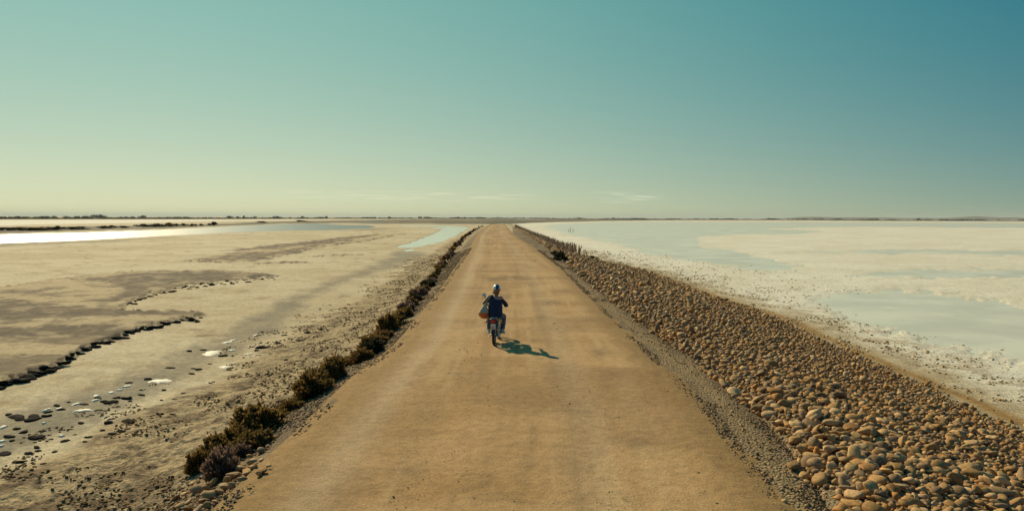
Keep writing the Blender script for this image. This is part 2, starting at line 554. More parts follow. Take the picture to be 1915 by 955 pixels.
for px_, py_, w_, h_, k_ in [(1027, 566, 20, 4, .8), (1017, 594, 14, 3, .7), (960, 519, 12, 2.5, .8), (992, 500, 10, 2, .5), (925, 524, 16, 4, .5), (1000, 530, 30, 3, .4), (1050, 545, 22, 3, .4),
                             (1000, 488, 4, 1.5, .9), (945, 557, 10, 3, .5), (1120, 660, 26, 8, .5), (1060, 690, 40, 8, .35), (1085, 770, 22, 8, .6), (1140, 700, 40, 10, .35), (1200, 830, 34, 12, .5), (1010, 640, 24, 4, .4),
                             (860, 700, 18, 3, .45), (1110, 600, 24, 4, .4), (900, 470, 14, 2, .4), (1010, 470, 18, 2, .4), (905, 585, 14, 3, .4), (760, 880, 40, 14, .3), (1060, 875, 60, 18, .3)]:
    sx_, sy_ = at(px_, py_, 0); wx_ = w_ * sy_ / 1300; wy_ = h_ * sy_ ** 2 / CAMH / 1300
    gq = np.exp(-((RX - sx_) / wx_) ** 2 - ((RY - sy_) / wy_) ** 2) * (.4 + 1.2 * fbm(RX * 3, RY * 2, 103, 3))
    rc = lerp(rc, col(.19, .13, .075), np.clip(gq * k_, 0, .8))
rc = rc * col(.96, .89, .79)
edgec = 1 - sst(edge + wob * .6, .05, .85)
rc = lerp(rc, lerp(col(.25, .145, .05), col(.33, .20, .08), n3), edgec * .85)
rc = lerp(rc, col(.48, .345, .205), (np.exp(-((uu[None, :] - .12) / .05) ** 2) + .6 * np.exp(-((uu[None, :] - .68) / .06) ** 2)) * .5)
nr, nc = RX.shape
idx = np.arange(nr * nc).reshape(nr, nc)
F = np.stack([idx[:-1, :-1], idx[:-1, 1:], idx[1:, 1:], idx[1:, :-1]], -1).reshape(-1, 4)


def road_material():
    m, t, b = mat('road_dirt')
    geo = t.node('ShaderNodeNewGeometry').outputs['Position']
    a = t.node('ShaderNodeVertexColor', layer_name='albedo').outputs[0]
    fine = t.noise(geo, 34, 5, .72)
    mid = t.noise(geo, 6, 5, .68)
    st = t.node('ShaderNodeMapping'); st.inputs['Scale'].default_value = (1.0, 1.25, 1)
    t.l.new(geo, st.inputs[0])
    bars = t.noise(st.outputs[0], 1.6, 5, .62)
    f = t.math('MULTIPLY_ADD', t.ramp(fine, .34, .66), .34, .83)
    f = t.math('MULTIPLY', f, t.math('MULTIPLY_ADD', t.ramp(mid, .32, .62), .22, .87))
    grit = t.noise(geo, 15, 4, .75)
    f = t.math('MULTIPLY', f, t.math('MULTIPLY_ADD', t.ramp(grit, .42, .30), -.34, 1.02))
    f = t.math('MULTIPLY', f, t.math('MULTIPLY_ADD', bars, .20, .90))
    vo = t.node('ShaderNodeTexVoronoi'); vo.inputs['Scale'].default_value = 11
    t.l.new(geo, vo.inputs['Vector'])
    spots = t.math('MULTIPLY', t.ramp(vo.outputs[0], .16, .08), t.ramp(t.noise(geo, 1.1, 3), .48, .62))
    f = t.math('MULTIPLY', f, t.math('MULTIPLY_ADD', spots, -.35, 1.0))
    vm = t.node('ShaderNodeVectorMath', operation='SCALE')
    t.l.new(a, vm.inputs[0]); t.l.new(f, vm.inputs[3])
    t.l.new(vm.outputs[0], b.inputs['Base Color'])
    b.inputs['Roughness'].default_value = .93
    b.inputs['Specular IOR Level'].default_value = .2
    h = t.math('ADD', t.math('MULTIPLY', mid, .6), t.math('MULTIPLY', fine, .35))
    h = t.math('ADD', h, t.math('MULTIPLY', bars, .6))
    bn = t.node('ShaderNodeBump'); bn.inputs['Strength'].default_value = .7; bn.inputs['Distance'].default_value = .05
    t.l.new(h, bn.inputs['Height']); t.l.new(bn.outputs[0], b.inputs['Normal'])
    return m


link(mesh_np('road', np.stack([RX, RY, RZ], -1).reshape(-1, 3), F, [road_material()], True, {'albedo': rc.reshape(-1, 3)}), 'road', kind='structure')


# ------------------------------------------------------------------ water
def water_material(name, colr, rough, bump, bscale, metal=0.0):
    m, t, b = mat(name)
    geo = t.node('ShaderNodeNewGeometry').outputs['Position']
    nz = t.noise(geo, .22, 4, .6)
    t.l.new(t.mix(t.ramp(nz, .35, .65), tuple(c * .88 for c in colr), tuple(min(1, c * 1.1) for c in colr)), b.inputs['Base Color'])
    b.inputs['Roughness'].default_value = rough
    b.inputs['IOR'].default_value = 1.33
    if bump:
        bn = t.node('ShaderNodeBump'); bn.inputs['Strength'].default_value = bump; bn.inputs['Distance'].default_value = .06
        mp = t.node('ShaderNodeMapping'); mp.inputs['Scale'].default_value = (1, .6, 1); mp.inputs['Rotation'].default_value = (0, 0, .5)
        t.l.new(geo, mp.inputs[0])
        t.l.new(t.noise(mp.outputs[0], bscale, 3, .6), bn.inputs['Height']); t.l.new(bn.outputs[0], b.inputs['Normal'])
    return m


def sheet(name, x0, x1, ylist, z, m, us):
    """level water sheet; the ground's own relief draws the shoreline"""
    yy = np.array(ylist, float); q = np.array(us, float)
    X = q[None, :] * yy[:, None]; X = np.clip(X, x0, x1); Y = np.repeat(yy[:, None], len(q), 1)
    i = np.arange(X.size).reshape(X.shape)
    F = np.stack([i[:-1, :-1], i[:-1, 1:], i[1:, 1:], i[1:, :-1]], -1).reshape(-1, 4)
    return link(mesh_np(name, np.stack([X, Y, np.full(X.shape, z)], -1).reshape(-1, 3), F, [m]), name, kind='structure')


sheet('channel_water', -6000, -9, [52, 80, 160, 320, 620, 900], ZF - .03, water_material('channel_water', (.10, .13, .12), .40, 1.0, 1.1), [-6, -1, -.5, -.24, -.185])
sheet('pond_water', -6000, -6, [90, 130, 200, 300, 420], ZF - .032, water_material('pond_water', (.50, .53, .45), .10, .1, 1.2), [-.180, -.12, -.07, -.03])
sheet('lagoon_water', 12, 6000, [20, 40, 80, 160, 320, 800], ZF - .028, water_material('salt_water', (.74, .69, .54), .32, .15, 1.2), [.05, .2, .4, .8, 6])

_u = 'first second third fourth fifth sixth seventh eighth ninth tenth eleventh twelfth thirteenth fourteenth fifteenth sixteenth seventeenth eighteenth nineteenth'.split()
ORD = [''] + _u + [w_ for t_, o_ in (('twenty', 'twentieth'), ('thirty', 'thirtieth'), ('forty', 'fortieth'), ('fifty', 'fiftieth'), ('sixty', 'sixtieth')) for w_ in [o_] + [t_ + '-' + q for q in _u[:9]]]

# ------------------------------------------------------------------ stones, pebbles and clods
def ico(sub):
    import bmesh
    bm = bmesh.new(); bmesh.ops.create_icosphere(bm, subdivisions=sub, radius=1)
    bm.verts.ensure_lookup_table()
    v = np.array([x.co[:] for x in bm.verts]); f = np.array([[q.index for q in p.verts] for p in bm.faces])
    bm.free()
    return v, f


ICO1, ICO2, ICO3 = ico(1), ico(2), ico(3)


def stone_shape(sub, seed, rough=.30, flatten=.62, long=1.25, angular=0.0):
    v, f = {1: ICO1, 2: ICO2, 3: ICO3}[sub]
    r = np.random.default_rng(seed)
    v = v.copy()
    for i in range(7):                       # broad facets worn into the pebble
        d = r.normal(size=3); d /= np.linalg.norm(d)
        h = v @ d; k = r.uniform(.55, .85)
        v = v - np.clip(h - k, 0, None)[:, None] * d * (.7 + .3 * angular)
    for i in range(3):
        d = r.normal(size=3) * 1.6
        v = v * (1 + rough * .5 * np.sin(v @ d + r.uniform(0, 6)))[:, None]
    v = v * np.array([long * r.uniform(.85, 1.2), r.uniform(.8, 1.05), flatten * r.uniform(.8, 1.25)])
    return v * .5 / 1.1, f


def rotmats(n, rng, tilt=.35):
    a = rng.uniform(0, 2 * np.pi, n); t = rng.normal(0, tilt, n); p = rng.uniform(0, 2 * np.pi, n)
    ca, sa, ct, st_, cp, sp_ = np.cos(a), np.sin(a), np.cos(t), np.sin(t), np.cos(p), np.sin(p)
    z = np.zeros(n); o = np.ones(n)
    A = np.stack([np.stack([ca, -sa, z], 1), np.stack([sa, ca, z], 1), np.stack([z, z, o], 1)], 1)
    P = np.stack([np.stack([cp, -sp_, z], 1), np.stack([sp_, cp, z], 1), np.stack([z, z, o], 1)], 1)
    T = np.stack([np.stack([o, z, z], 1), np.stack([z, ct, -st_], 1), np.stack([z, st_, ct], 1)], 1)
    return P @ T @ np.transpose(P, (0, 2, 1)) @ A


def scatter_mesh(name, protos, pos, size, rot, tint, m, smooth=True):
    """thousands of little stones joined in one mesh"""
    n = len(pos); Vs = []; Fs = []; Ts = []; base = 0
    which = np.random.default_rng(len(pos)).integers(0, len(protos), n)
    for k, (v, f) in enumerate(protos):
        s = np.where(which == k)[0]
        if not len(s):
            continue
        vv = np.einsum('nij,vj->nvi', rot[s], v) * size[s][:, None, None] + pos[s][:, None, :]
        Vs.append(vv.reshape(-1, 3))
        Fs.append((f[None] + (np.arange(len(s)) * len(v))[:, None, None]).reshape(-1, 3) + base)
        Ts.append(np.repeat(tint[s], len(v), 0))
        base += len(s) * len(v)
    return mesh_np(name, np.concatenate(Vs), np.concatenate(Fs), [m], smooth, {'tint': np.concatenate(Ts)})


def stone_material(name, objrand=False, rough=.8, fs=30, spec=.3):
    m, t, b = mat(name)
    a = t.node('ShaderNodeVertexColor', layer_name='tint').outputs[0]
    geo = t.node('ShaderNodeNewGeometry').outputs['Position']
    f = t.math('MULTIPLY_ADD', t.ramp(t.noise(geo, fs, 4, .7), .32, .66), .5, .66)
    if objrand:
        f = t.math('MULTIPLY', f, t.math('MULTIPLY_ADD', t.node('ShaderNodeObjectInfo').outputs['Random'], .5, .75))
    vm = t.node('ShaderNodeVectorMath', operation='SCALE')
    t.l.new(a, vm.inputs[0]); t.l.new(f, vm.inputs[3]); t.l.new(vm.outputs[0], b.inputs['Base Color'])
    b.inputs['Roughness'].default_value = rough
    b.inputs['Specular IOR Level'].default_value = spec
    bn = t.node('ShaderNodeBump'); bn.inputs['Strength'].default_value = .35; bn.inputs['Distance'].default_value = .01
    t.l.new(t.noise(geo, 60, 3, .6), bn.inputs['Height']); t.l.new(bn.outputs[0], b.inputs['Normal'])
    return m


M_STONE = stone_material('cobble_stone', True)
M_STONES = stone_material('cobble_stones')
M_GRAVEL = stone_material('gravel', rough=.9)
M_CLOD = stone_material('dry_mud', True, rough=.95, spec=.05)
PAL = np.array([(.42, .26, .115), (.46, .31, .15), (.36, .22, .09), (.32, .22, .13), (.44, .23, .075), (.52, .36, .20), (.27, .18, .105), (.44, .27, .11), (.38, .24, .11), (.55, .40, .23), (.22, .15, .09), (.34, .185, .065)])


def tints(n, rng, pal=PAL, v=.12):
    c = pal[rng.integers(0, len(pal), n)] * rng.uniform(1 - v, 1 + v, (n, 1))
    c = c * np.array([1.04, .92, .76])
    return c


def packed(n_try, xy, size, rng, k=.80, cell=.3):
    """dart throwing: keeps stones from sitting in one another"""
    grid = {}; keep = []
    for i in range(n_try):
        x, y = xy[i]; r = size[i] * .5
        cx, cy = int(x // cell), int(y // cell); ok = True
        for ax in (-1, 0, 1):
            for ay in (-1, 0, 1):
                for (qx, qy, qr) in grid.get((cx + ax, cy + ay), ()):
                    if (qx - x) ** 2 + (qy - y) ** 2 < ((qr + r) * k) ** 2:
                        ok = False; break
                if not ok: break
            if not ok: break
        if ok:
            grid.setdefault((cx, cy), []).append((x, y, r)); keep.append(i)
    return np.array(keep, int)


def inframe(x, y, z, mx=30):
    d = y * _cp - (z - CAMH) * _sp
    a = x / np.maximum(d, .1) * 1300; b = (y * _sp + (z - CAMH) * _cp) / np.maximum(d, .1) * 1300
    return (d > .5) & (np.abs(a) < 957 + mx) & (np.abs(b) < 478 + mx)


rg = np.random.default_rng(11)
NT_ = 170000
Yc = 5.5 + (240 - 5.5) * rg.random(NT_) ** np.where(rg.random(NT_) < .7, 2.3, 1.3)
tt = rg.uniform(-.02, 1.03, NT_)
bi, bo = xbi(Yc), xbo(Yc)
tt = tt + (rg.random(NT_) < .05) * rg.uniform(0, .10, NT_) * rg.random(NT_)
Xc = bi + (bo - bi) * tt + (fbm(Yc * .8, Yc * 0, 12) - .5) * .9 * (1 - np.clip(tt, 0, 1)) + (fbm(Yc * .8, Yc * 0, 13) - .5) * .6 * np.clip(tt, 0, 1)
sz = np.clip(rg.lognormal(math.log(.094), .36, NT_), .045, .24)
sz *= 1 + .75 * sst(Yc, 14, 45) + np.clip((Yc - 60) / 110, 0, .8)
sz *= 1 - .28 * sst(tt, .55, 1) + .12 * (1 - sst(tt, 0, .25))
sz *= .8 + .4 * fbm(Xc * .5, Yc * .5, 19)
order = np.argsort(-sz + rg.random(NT_) * .12)
Xc, Yc, sz, tt = Xc[order], Yc[order], sz[order], tt[order]
near = Xc < 2 + Yc * .85
Xc, Yc, sz, tt = Xc[near], Yc[near], sz[near], tt[near]
keep = packed(len(Xc), np.stack([Xc, Yc], 1), sz, rg, .78, .5)
Xc, Yc, sz, tt = Xc[keep], Yc[keep], sz[keep], tt[keep]
Zc = ground_z(Xc, Yc)
Zc = Zc + sz * rg.uniform(.0, .30, len(sz))
# a second, looser layer lying on top
up = rg.random(len(sz)) < .10
Zc = Zc + up * sz * .22
score = sz / np.maximum(Yc, 5) * inframe(Xc, Yc, Zc)
rank = np.argsort(-score)
print('bank stones', len(sz))
big, rest = rank[:300], rank[300:]
bank = thing('stone_embankment', 'broad sloping embankment of rounded tan cobbles along the right side of the road', 'embankment', (7, 20, 0))
bank.location = (0, 0, 0)
protos_big = []
for i in range(24):
    v, f = stone_shape(3, 100 + i, flatten=.6)
    me = mesh_np('stone', v, f, [M_STONE], True, {'tint': np.repeat(tints(1, rg), len(v), 0)})
    protos_big.append(me)
R3 = rotmats(300, rg, .5)
for k, i in enumerate(big):
    o = link(protos_big[k % 24], 'stone', bank)
    mm = Matrix(R3[k].tolist()).to_4x4()
    mm = Matrix.Translation((Xc[i], Yc[i], Zc[i])) @ mm @ Matrix.Scale(float(sz[i]) * 1.05, 4)
    o.matrix_local = mm
nearm = Yc[rest] < 17
PR2 = [stone_shape(2, 200 + i, flatten=.6) for i in range(16)]
PR1 = [stone_shape(1, 300 + i, flatten=.66) for i in range(12)]
for nm, sel, pr in (('cobbles', rest[nearm], PR2), ('cobbles', rest[~nearm], PR1)):
    n = len(sel)
    link(scatter_mesh(nm, pr, np.stack([Xc[sel], Yc[sel], Zc[sel]], 1), sz[sel] * 1.08, rotmats(n, rg, .55), tints(n, rg), M_STONES), nm, bank, kind='stuff')
# grit between and beside the cobbles
n = 7000
yy = 5.5 + 40 * rg.random(n) ** 2; t_ = rg.uniform(-.12, 1.05, n)
xx = xbi(yy) + (xbo(yy) - xbi(yy)) * t_
s_ = rg.uniform(.025, .075, n)
link(scatter_mesh('grit', PR1, np.stack([xx, yy, ground_z(xx, yy) + s_ * .2], 1), s_, rotmats(n, rg, .5), tints(n, rg), M_STONES), 'grit', bank, kind='stuff')

# cobbles showing at the foot of the left verge
lc = [(337, 948, 30), (352, 943, 20), (345, 925, 22), (365, 918, 34), (381, 941, 30), (395, 932, 36), (383, 917, 18), (398, 905, 28), (411, 925, 26), (417, 915, 34), (405, 893, 24),
      (425, 902, 30), (432, 913, 20), (440, 893, 36), (452, 903, 26), (448, 880, 30), (462, 888, 34), (475, 880, 32), (484, 890, 22), (470, 868, 24), (492, 884, 24),
      (330, 930, 22), (350, 957, 30), (372, 957, 36), (358, 905, 18), (488, 866, 18), (502, 875, 16), (486, 846, 22), (500, 838, 14), (419, 884, 16), (466, 856, 16), (328, 949, 20),
      (388, 952, 24), (403, 945, 18), (420, 935, 18)]
for k, (x, y, wpx) in enumerate(lc):
    zz = -.42
    for _ in range(3):
        X0, Y0 = at(x, y, zz); zz = float(ground_z(np.array([X0]), np.array([Y0]))[0]) + .03
    o = link(protos_big[(k * 7) % 24], 'stone', ground)
    mm = Matrix(rotmats(1, rg, .5)[0].tolist()).to_4x4()
    o.matrix_local = Matrix.Translation((float(X0), float(Y0), zz + .02)) @ mm @ Matrix.Scale(wpx * .70 * float(Y0) / 1300, 4)

# gravel along both road edges
GP = np.array([(.27, .19, .12), (.20, .145, .09), (.33, .23, .125), (.37, .25, .125), (.17, .125, .085), (.42, .30, .165)])
n = 17000
yy = 5.6 + 75 * rg.random(n) ** 2.1; l_ = rg.uniform(.04, 1.9, n) ; xx = xl(yy) - l_
s_ = rg.uniform(.018, .05, n) * (1 + yy / 45)
kk = fbm(xx * 1.2, yy * .8, 66) > .40 + .25 * (l_ < .1)
link(scatter_mesh('gravel', PR1[:6], np.stack([xx, yy, ground_z(xx, yy) + s_ * .2], 1)[kk], s_[kk], rotmats(n, rg, .6)[kk], tints(n, rg, GP)[kk], M_GRAVEL), 'gravel', kind='stuff', label='grey and tan gravel on the left road shoulder')
n = 15000
yy = 5.6 + 70 * rg.random(n) ** 2.1; f_ = rg.random(n); wd = xbi(yy) - xr(yy); xx = xr(yy) + wd * f_
s_ = rg.uniform(.018, .05, n) * (1 + yy / 45)
kk = (fbm(xx * 1.5, yy * .7, 67) + .45 * np.exp(-((f_ - .10) / .12) ** 2) + .35 * sst(f_, .6, .95)) > .72
link(scatter_mesh('gravel', PR1[:6], np.stack([xx, yy, ground_z(xx, yy) + s_ * .2], 1)[kk], s_[kk], rotmats(n, rg, .6)[kk], tints(n, rg, GP)[kk], M_GRAVEL), 'gravel', kind='stuff', label='grey and tan gravel on the right road shoulder')
# loose pebbles on the road itself
n = 12000
yy = 5.6 + 30 * rg.random(n) ** 1.7; xx = xl(yy) + (xr(yy) - xl(yy)) * rg.uniform(.03, .97, n)
kk = fbm(xx * .8, yy * .6, 68, 3) > .5
s_ = rg.uniform(.007, .020, n) * (1 + (rg.random(n) < .03) * 1.5)
link(scatter_mesh('pebbles', PR1[:6], np.stack([xx, yy, np.full(n, .022) + s_ * .1], 1)[kk], s_[kk], rotmats(n, rg, .6)[kk], tints(n, rg, np.array([(.42, .33, .22), (.2, .16, .12), (.30, .23, .15), (.5, .4, .28)]))[kk], M_GRAVEL), 'pebbles', kind='stuff', label='small pebbles scattered over the dirt road')

# crumbly clods at the foot of the causeway (left) and on the salt shore (right)
CP = np.array([(.26, .175, .09), (.36, .255, .14), (.16, .105, .055), (.43, .31, .17)])
CL1 = [stone_shape(1, 400 + i, .3, .5, 1.3, 1) for i in range(10)]
CL2 = [stone_shape(2, 420 + i, .3, .42, 1.35, 1) for i in range(10)]
n = 24000
yy = 6.5 + 80 * rg.random(n) ** 2; l_ = rg.uniform(1.7, 7.2, n); xx = xl(yy) - l_
kk = (fbm(xx * 1.3, yy * 1.3, 70, 3) + .1 * (l_ < 4)) > .54 + .10 * sst(l_, 4.3, 6.8)
kk &= (xx > -yy * .8 - 1)
s_ = rg.uniform(.025, .075, n) * (1 + yy / 90)
link(scatter_mesh('soil_clods', CL1, np.stack([xx, yy, ground_z(xx, yy) + s_ * .1], 1)[kk], s_[kk], rotmats(n, rg, .3)[kk], tints(n, rg, CP)[kk], M_CLOD), 'soil_clods', kind='stuff', label='brown clods of crumbly soil below the shrubs')
n = 9000
yy = 9 + 90 * rg.random(n) ** 1.6; rr_ = rg.exponential(3.2, n) + .5; xx = xbo(yy) + rr_
kk = (fbm(xx * .9, yy * .9, 61, 5, .6) > .5) & (xx < yy * .8 + 2)
s_ = rg.uniform(.03, .10, n) * (1 + yy / 80)
SP = np.array([(.36, .26, .14), (.50, .42, .29), (.28, .19, .10), (.60, .53, .40)])
link(scatter_mesh('shore_clods', CL1, np.stack([xx, yy, ground_z(xx, yy) + s_ * .1], 1)[kk], s_[kk], rotmats(n, rg, .3)[kk], tints(n, rg, SP)[kk], M_CLOD), 'shore_clods', kind='stuff', label='small clods and stones strewn on the salt shore')

# single dark lumps of mud on the left flat, and the blotches of salt between them
clods = [(15, 776, 18), (30, 779, 26), (35, 784, 30), (66, 778, 36), (60, 785, 26), (88, 771, 16), (88, 778, 14), (30, 803, 14), (44, 809, 16), (78, 806, 10), (105, 759, 15),
         (112, 766, 16), (128, 752, 10), (157, 756, 12), (183, 746, 12), (196, 751, 14), (208, 753, 16), (216, 745, 16), (238, 746, 18), (242, 716, 12), (244, 751, 10), (14, 816, 20),
         (60, 820, 24), (73, 817, 22), (22, 824, 12), (8, 848, 22), (68, 838, 12), (104, 845, 10), (121, 824, 13), (139, 812, 9), (166, 818, 12), (158, 827, 9), (193, 806, 12),
         (207, 811, 13), (225, 808, 14), (236, 805, 8), (202, 791, 24), (240, 790, 24), (151, 792, 10), (55, 847, 14), (71, 843, 12), (80, 870, 12), (300, 780, 14), (322, 782, 12),
         (40, 866, 18), (30, 880, 10), (263, 739, 14), (276, 709, 14), (306, 730, 12), (317, 688, 14), (359, 700, 10), (362, 690, 10), (371, 692, 12), (392, 681, 10), (418, 666, 14),
         (380, 655, 12), (355, 657, 14), (326, 749, 10), (302, 751, 10), (343, 738, 10), (480, 657, 14), (490, 652, 20), (520, 645, 10), (560, 640, 12), (575, 625, 12), (598, 618, 9), (532, 628, 9)]
cl_me = []
for i in range(12):
    v, f = stone_shape(2, 500 + i, .35, .34, 1.7, 1)
    cl_me.append(mesh_np('mud_clod', v, f, [M_CLOD], True, {'tint': np.repeat(np.array([[.024, .019, .015]]) * rg.uniform(.7, 1.2), len(v), 0)}))
for k, (x, y, wpx) in enumerate(clods):
    X0, Y0 = at(x, y, ZF + .02)
    z_ = float(ground_z(np.array([X0]), np.array([Y0]))[0])
    o = link(cl_me[k % 12], 'mud_clod', ground)
    s = min(wpx, 22) * float(Y0) / 1300 * .80
    o.matrix_local = Matrix.Translation((float(X0), float(Y0), z_ + s * .05)) @ Matrix.Rotation(rg.normal(-.35, .3), 4, 'Z') @ Matrix.Diagonal((s, s * rg.uniform(.8, 1.6), s * rg.uniform(.9, 1.6), 1))
# broken chunks along the eroded lip of the crust
lipx = np.array([(-20, 728), (0, 722), (60, 702), (110, 684), (150, 657), (190, 642), (245, 620), (310, 604), (378, 592)], float)
lip2 = np.array([(232, 574), (280, 552), (340, 538), (420, 527), (520, 517)], float)
for lp, cnt, w0, w1 in ((lipx, 80, 17, 7), (lip2, 60, 6, 3.5)):
    for k in range(cnt):
        q = (k + rg.uniform(0, .8)) / cnt; x = lp[0, 0] + (lp[-1, 0] - lp[0, 0]) * q
        y = np.interp(x, lp[:, 0], lp[:, 1]) + rg.normal(1.0, 2.2)
        X0, Y0 = at(x, y, ZF + .05)
        s = (w0 + (w1 - w0) * q) * rg.uniform(.6, 1.5) * float(Y0) / 1300
        z_ = float(ground_z(np.array([X0]), np.array([Y0]))[0])
        o = link(cl_me[k % 12], 'mud_clod', ground)
        o.matrix_local = Matrix.Translation((float(X0), float(Y0), min(z_, ZF + .09) + s * .1)) @ Matrix.Rotation(rg.normal(0, .5), 4, 'Z') @ Matrix.Rotation(rg.normal(-.3, .2), 4, 'X') @ Matrix.Diagonal((s, s, s * 1.5, 1))
m, t, b = mat('dried_salt')
t.l.new(t.mix(t.noise(t.node('ShaderNodeNewGeometry').outputs['Position'], 14, 4), (.72, .64, .48), (.84, .77, .60)), b.inputs['Base Color'])
b.inputs['Roughness'].default_value = .7
M_SALT = m


def blotch(seed):
    r = np.random.default_rng(seed); n = 26
    a = np.linspace(0, 2 * np.pi, n, endpoint=False)
    rad = .5 * (1 + .22 * np.sin(2 * a + r.uniform(0, 6)) + .16 * np.sin(5 * a + r.uniform(0, 6)) + r.normal(0, .10, n))
    ring = np.stack([rad * np.cos(a), rad * np.sin(a), np.zeros(n)], 1)
    inner = ring * .8; inner[:, 2] = .022
    V = np.concatenate([ring, inner, [[0, 0, .03]]])
    F = [(i, (i + 1) % n, n + i) for i in range(n)] + [((i + 1) % n, n + (i + 1) % n, n + i) for i in range(n)] + [(n + i, n + (i + 1) % n, 2 * n) for i in range(n)]
    return mesh_np('salt_patch', V, np.array(F), [M_SALT], True)


bl = [blotch(i) for i in range(6)]
for k, (x, y, wpx, hpx) in enumerate([(396, 660, 34, 9), (420, 688, 24, 5), (300, 713, 36, 8), (156, 769, 30, 6), (143, 756, 13, 5), (110, 765, 13, 4), (180, 741, 16, 4), (208, 735, 13, 4), (224, 730, 10, 3),
                                      (238, 723, 14, 4), (179, 749, 12, 4), (87, 767, 10, 6), (6, 799, 14, 6), (4, 825, 12, 5), (2, 834, 8, 5), (425, 641, 14, 4), (437, 637, 10, 3), (478, 627, 9, 3), (115, 815, 14, 3),
                                      (82, 792, 9, 3), (434, 655, 12, 3), (466, 663, 14, 3)]):
    X0, Y0 = at(x, y, ZF + .02)
    z_ = float(ground_z(np.array([X0]), np.array([Y0]))[0])
    o = link(bl[k % 6], 'salt_patch', ground)
    o.matrix_local = Matrix.Translation((float(X0), float(Y0), z_ - .001)) @ Matrix.Diagonal((wpx * float(Y0) / 1300, hpx * float(Y0) ** 2 / 4.7 / 1300, 1, 1))

# ------------------------------------------------------------------ shrubs
def foliage_material(name, c1, c2, c3):
    m, t, b = mat(name)
    geo = t.node('ShaderNodeNewGeometry').outputs['Position']
    rnd = t.node('ShaderNodeNewGeometry').outputs['Random Per Island']
    a = t.mix(rnd, c1, c2)
    a = t.mix(t.ramp(t.noise(geo, 6, 2), .5, .68), a, c3)
    t.l.new(a, b.inputs['Base Color'])
    b.inputs['Roughness'].default_value = .75
    b.inputs['Specular IOR Level'].default_value = .15
    tr = t.node('ShaderNodeBsdfTranslucent'); t.l.new(a, tr.inputs[0])
    ms = t.node('ShaderNodeMixShader'); ms.inputs[0].default_value = .45
    t.l.new(b.outputs[0], ms.inputs[1]); t.l.new(tr.outputs[0], ms.inputs[2]); t.l.new(ms.outputs[0], t.n['Material Output'].inputs[0])
    return m


M_F1 = foliage_material('shrub_olive', (.15, .098, .028), (.25, .165, .05), (.29, .165, .055))
M_F2 = foliage_material('shrub_dead', (.22, .14, .10), (.32, .22, .16), (.18, .12, .08))
M_F3 = foliage_material('shrub_russet', (.20, .115, .04), (.30, .17, .06), (.16, .11, .035))
M_F4 = foliage_material('shrub_dark', (.03, .035, .02), (.06, .055, .03), (.08, .06, .03))
M_TWIG = simple('twig', (.12, .085, .055), .9)


def shrub_foliage(seed, n, leaf, m, sparse=0.):
    """dome of upright sprigs, each a small spray of narrow leaves; unit width, unit height"""
    r = np.random.default_rng(seed)
    k = max(5, n // 45)
    # clump centres fan out from the foot, then sprigs gather on each clump
    th = r.uniform(0, 2 * np.pi, k); ph = np.arccos(r.uniform(.05, 1, k)); rad = r.uniform(.62, 1, k)
    cc = np.stack([np.sin(ph) * np.cos(th) * .46, np.sin(ph) * np.sin(th) * .46, np.cos(ph) * .86], 1) * rad[:, None]
    w_ = r.integers(0, k, n)
    p = cc[w_] * r.uniform(.55, 1.02, (n, 1)) ** .6 + r.normal(0, .05, (n, 3)); p[:, 2] = np.abs(p[:, 2])
    d = p / (np.linalg.norm(p, axis=1, keepdims=True) + 1e-6) * .7 + np.array([0, 0, .75]) + r.normal(0, .28, (n, 3))
    d /= np.linalg.norm(d, axis=1, keepdims=True)
    V = []; F = []
    L = leaf * r.uniform(.6, 1.4, n)
    for q in range(3):
        s = r.normal(size=(n, 3)); s -= (s * d).sum(1, keepdims=True) * d; s /= np.linalg.norm(s, axis=1, keepdims=True)
        dd = d + s * r.uniform(-.5, .5, (n, 1)); wv = np.cross(dd, s); wv /= np.linalg.norm(wv, axis=1, keepdims=True)
        a = p - wv * L[:, None] * .15; b_ = p + wv * L[:, None] * .15; c = p + dd * L[:, None]
        e = p + dd * L[:, None] * .6 + wv * L[:, None] * .22
        V.append(np.stack([a, b_, e, c], 1))
    V = np.stack(V, 1).reshape(-1, 3)
    F = np.arange(len(V)).reshape(-1, 4)
    return mesh_np('foliage', V, F, [m], False)


def tube_np(pts, rad, n=6, cap=True):
    pts = np.array(pts, float); rad = np.broadcast_to(np.array(rad, float), (len(pts),))
    tan = np.gradient(pts, axis=0); tan /= np.linalg.norm(tan, axis=1, keepdims=True) + 1e-9
    ref = np.array([0, 0, 1.]) if abs(tan[0][2]) < .9 else np.array([1., 0, 0])
    V = []
    u_ = np.cross(tan[0], ref); u_ /= np.linalg.norm(u_)
    for i in range(len(pts)):
        u_ = u_ - (u_ @ tan[i]) * tan[i]; u_ /= np.linalg.norm(u_) + 1e-9
        v_ = np.cross(tan[i], u_)
        a = np.linspace(0, 2 * np.pi, n, endpoint=False)
        V.append(pts[i] + rad[i] * (np.cos(a)[:, None] * u_ + np.sin(a)[:, None] * v_))
    V = np.concatenate(V + [pts[:1], pts[-1:]])
    F = []
    k = len(pts)
    for i in range(k - 1):
        for j in range(n):
            a, b_ = i * n + j, i * n + (j + 1) % n
            F += [(a, b_, b_ + n), (a, b_ + n, a + n)]
    for j in range(n):
        F += [((j + 1) % n, j, k * n), ((k - 1) * n + j, (k - 1) * n + (j + 1) % n, k * n + 1)]
    return V, np.array(F)


def joined(parts):
    Vs, Fs, b_ = [], [], 0
    for v, f in parts:
        Vs.append(v); Fs.append(np.asarray(f) + b_); b_ += len(v)
    return np.concatenate(Vs), np.concatenate(Fs)


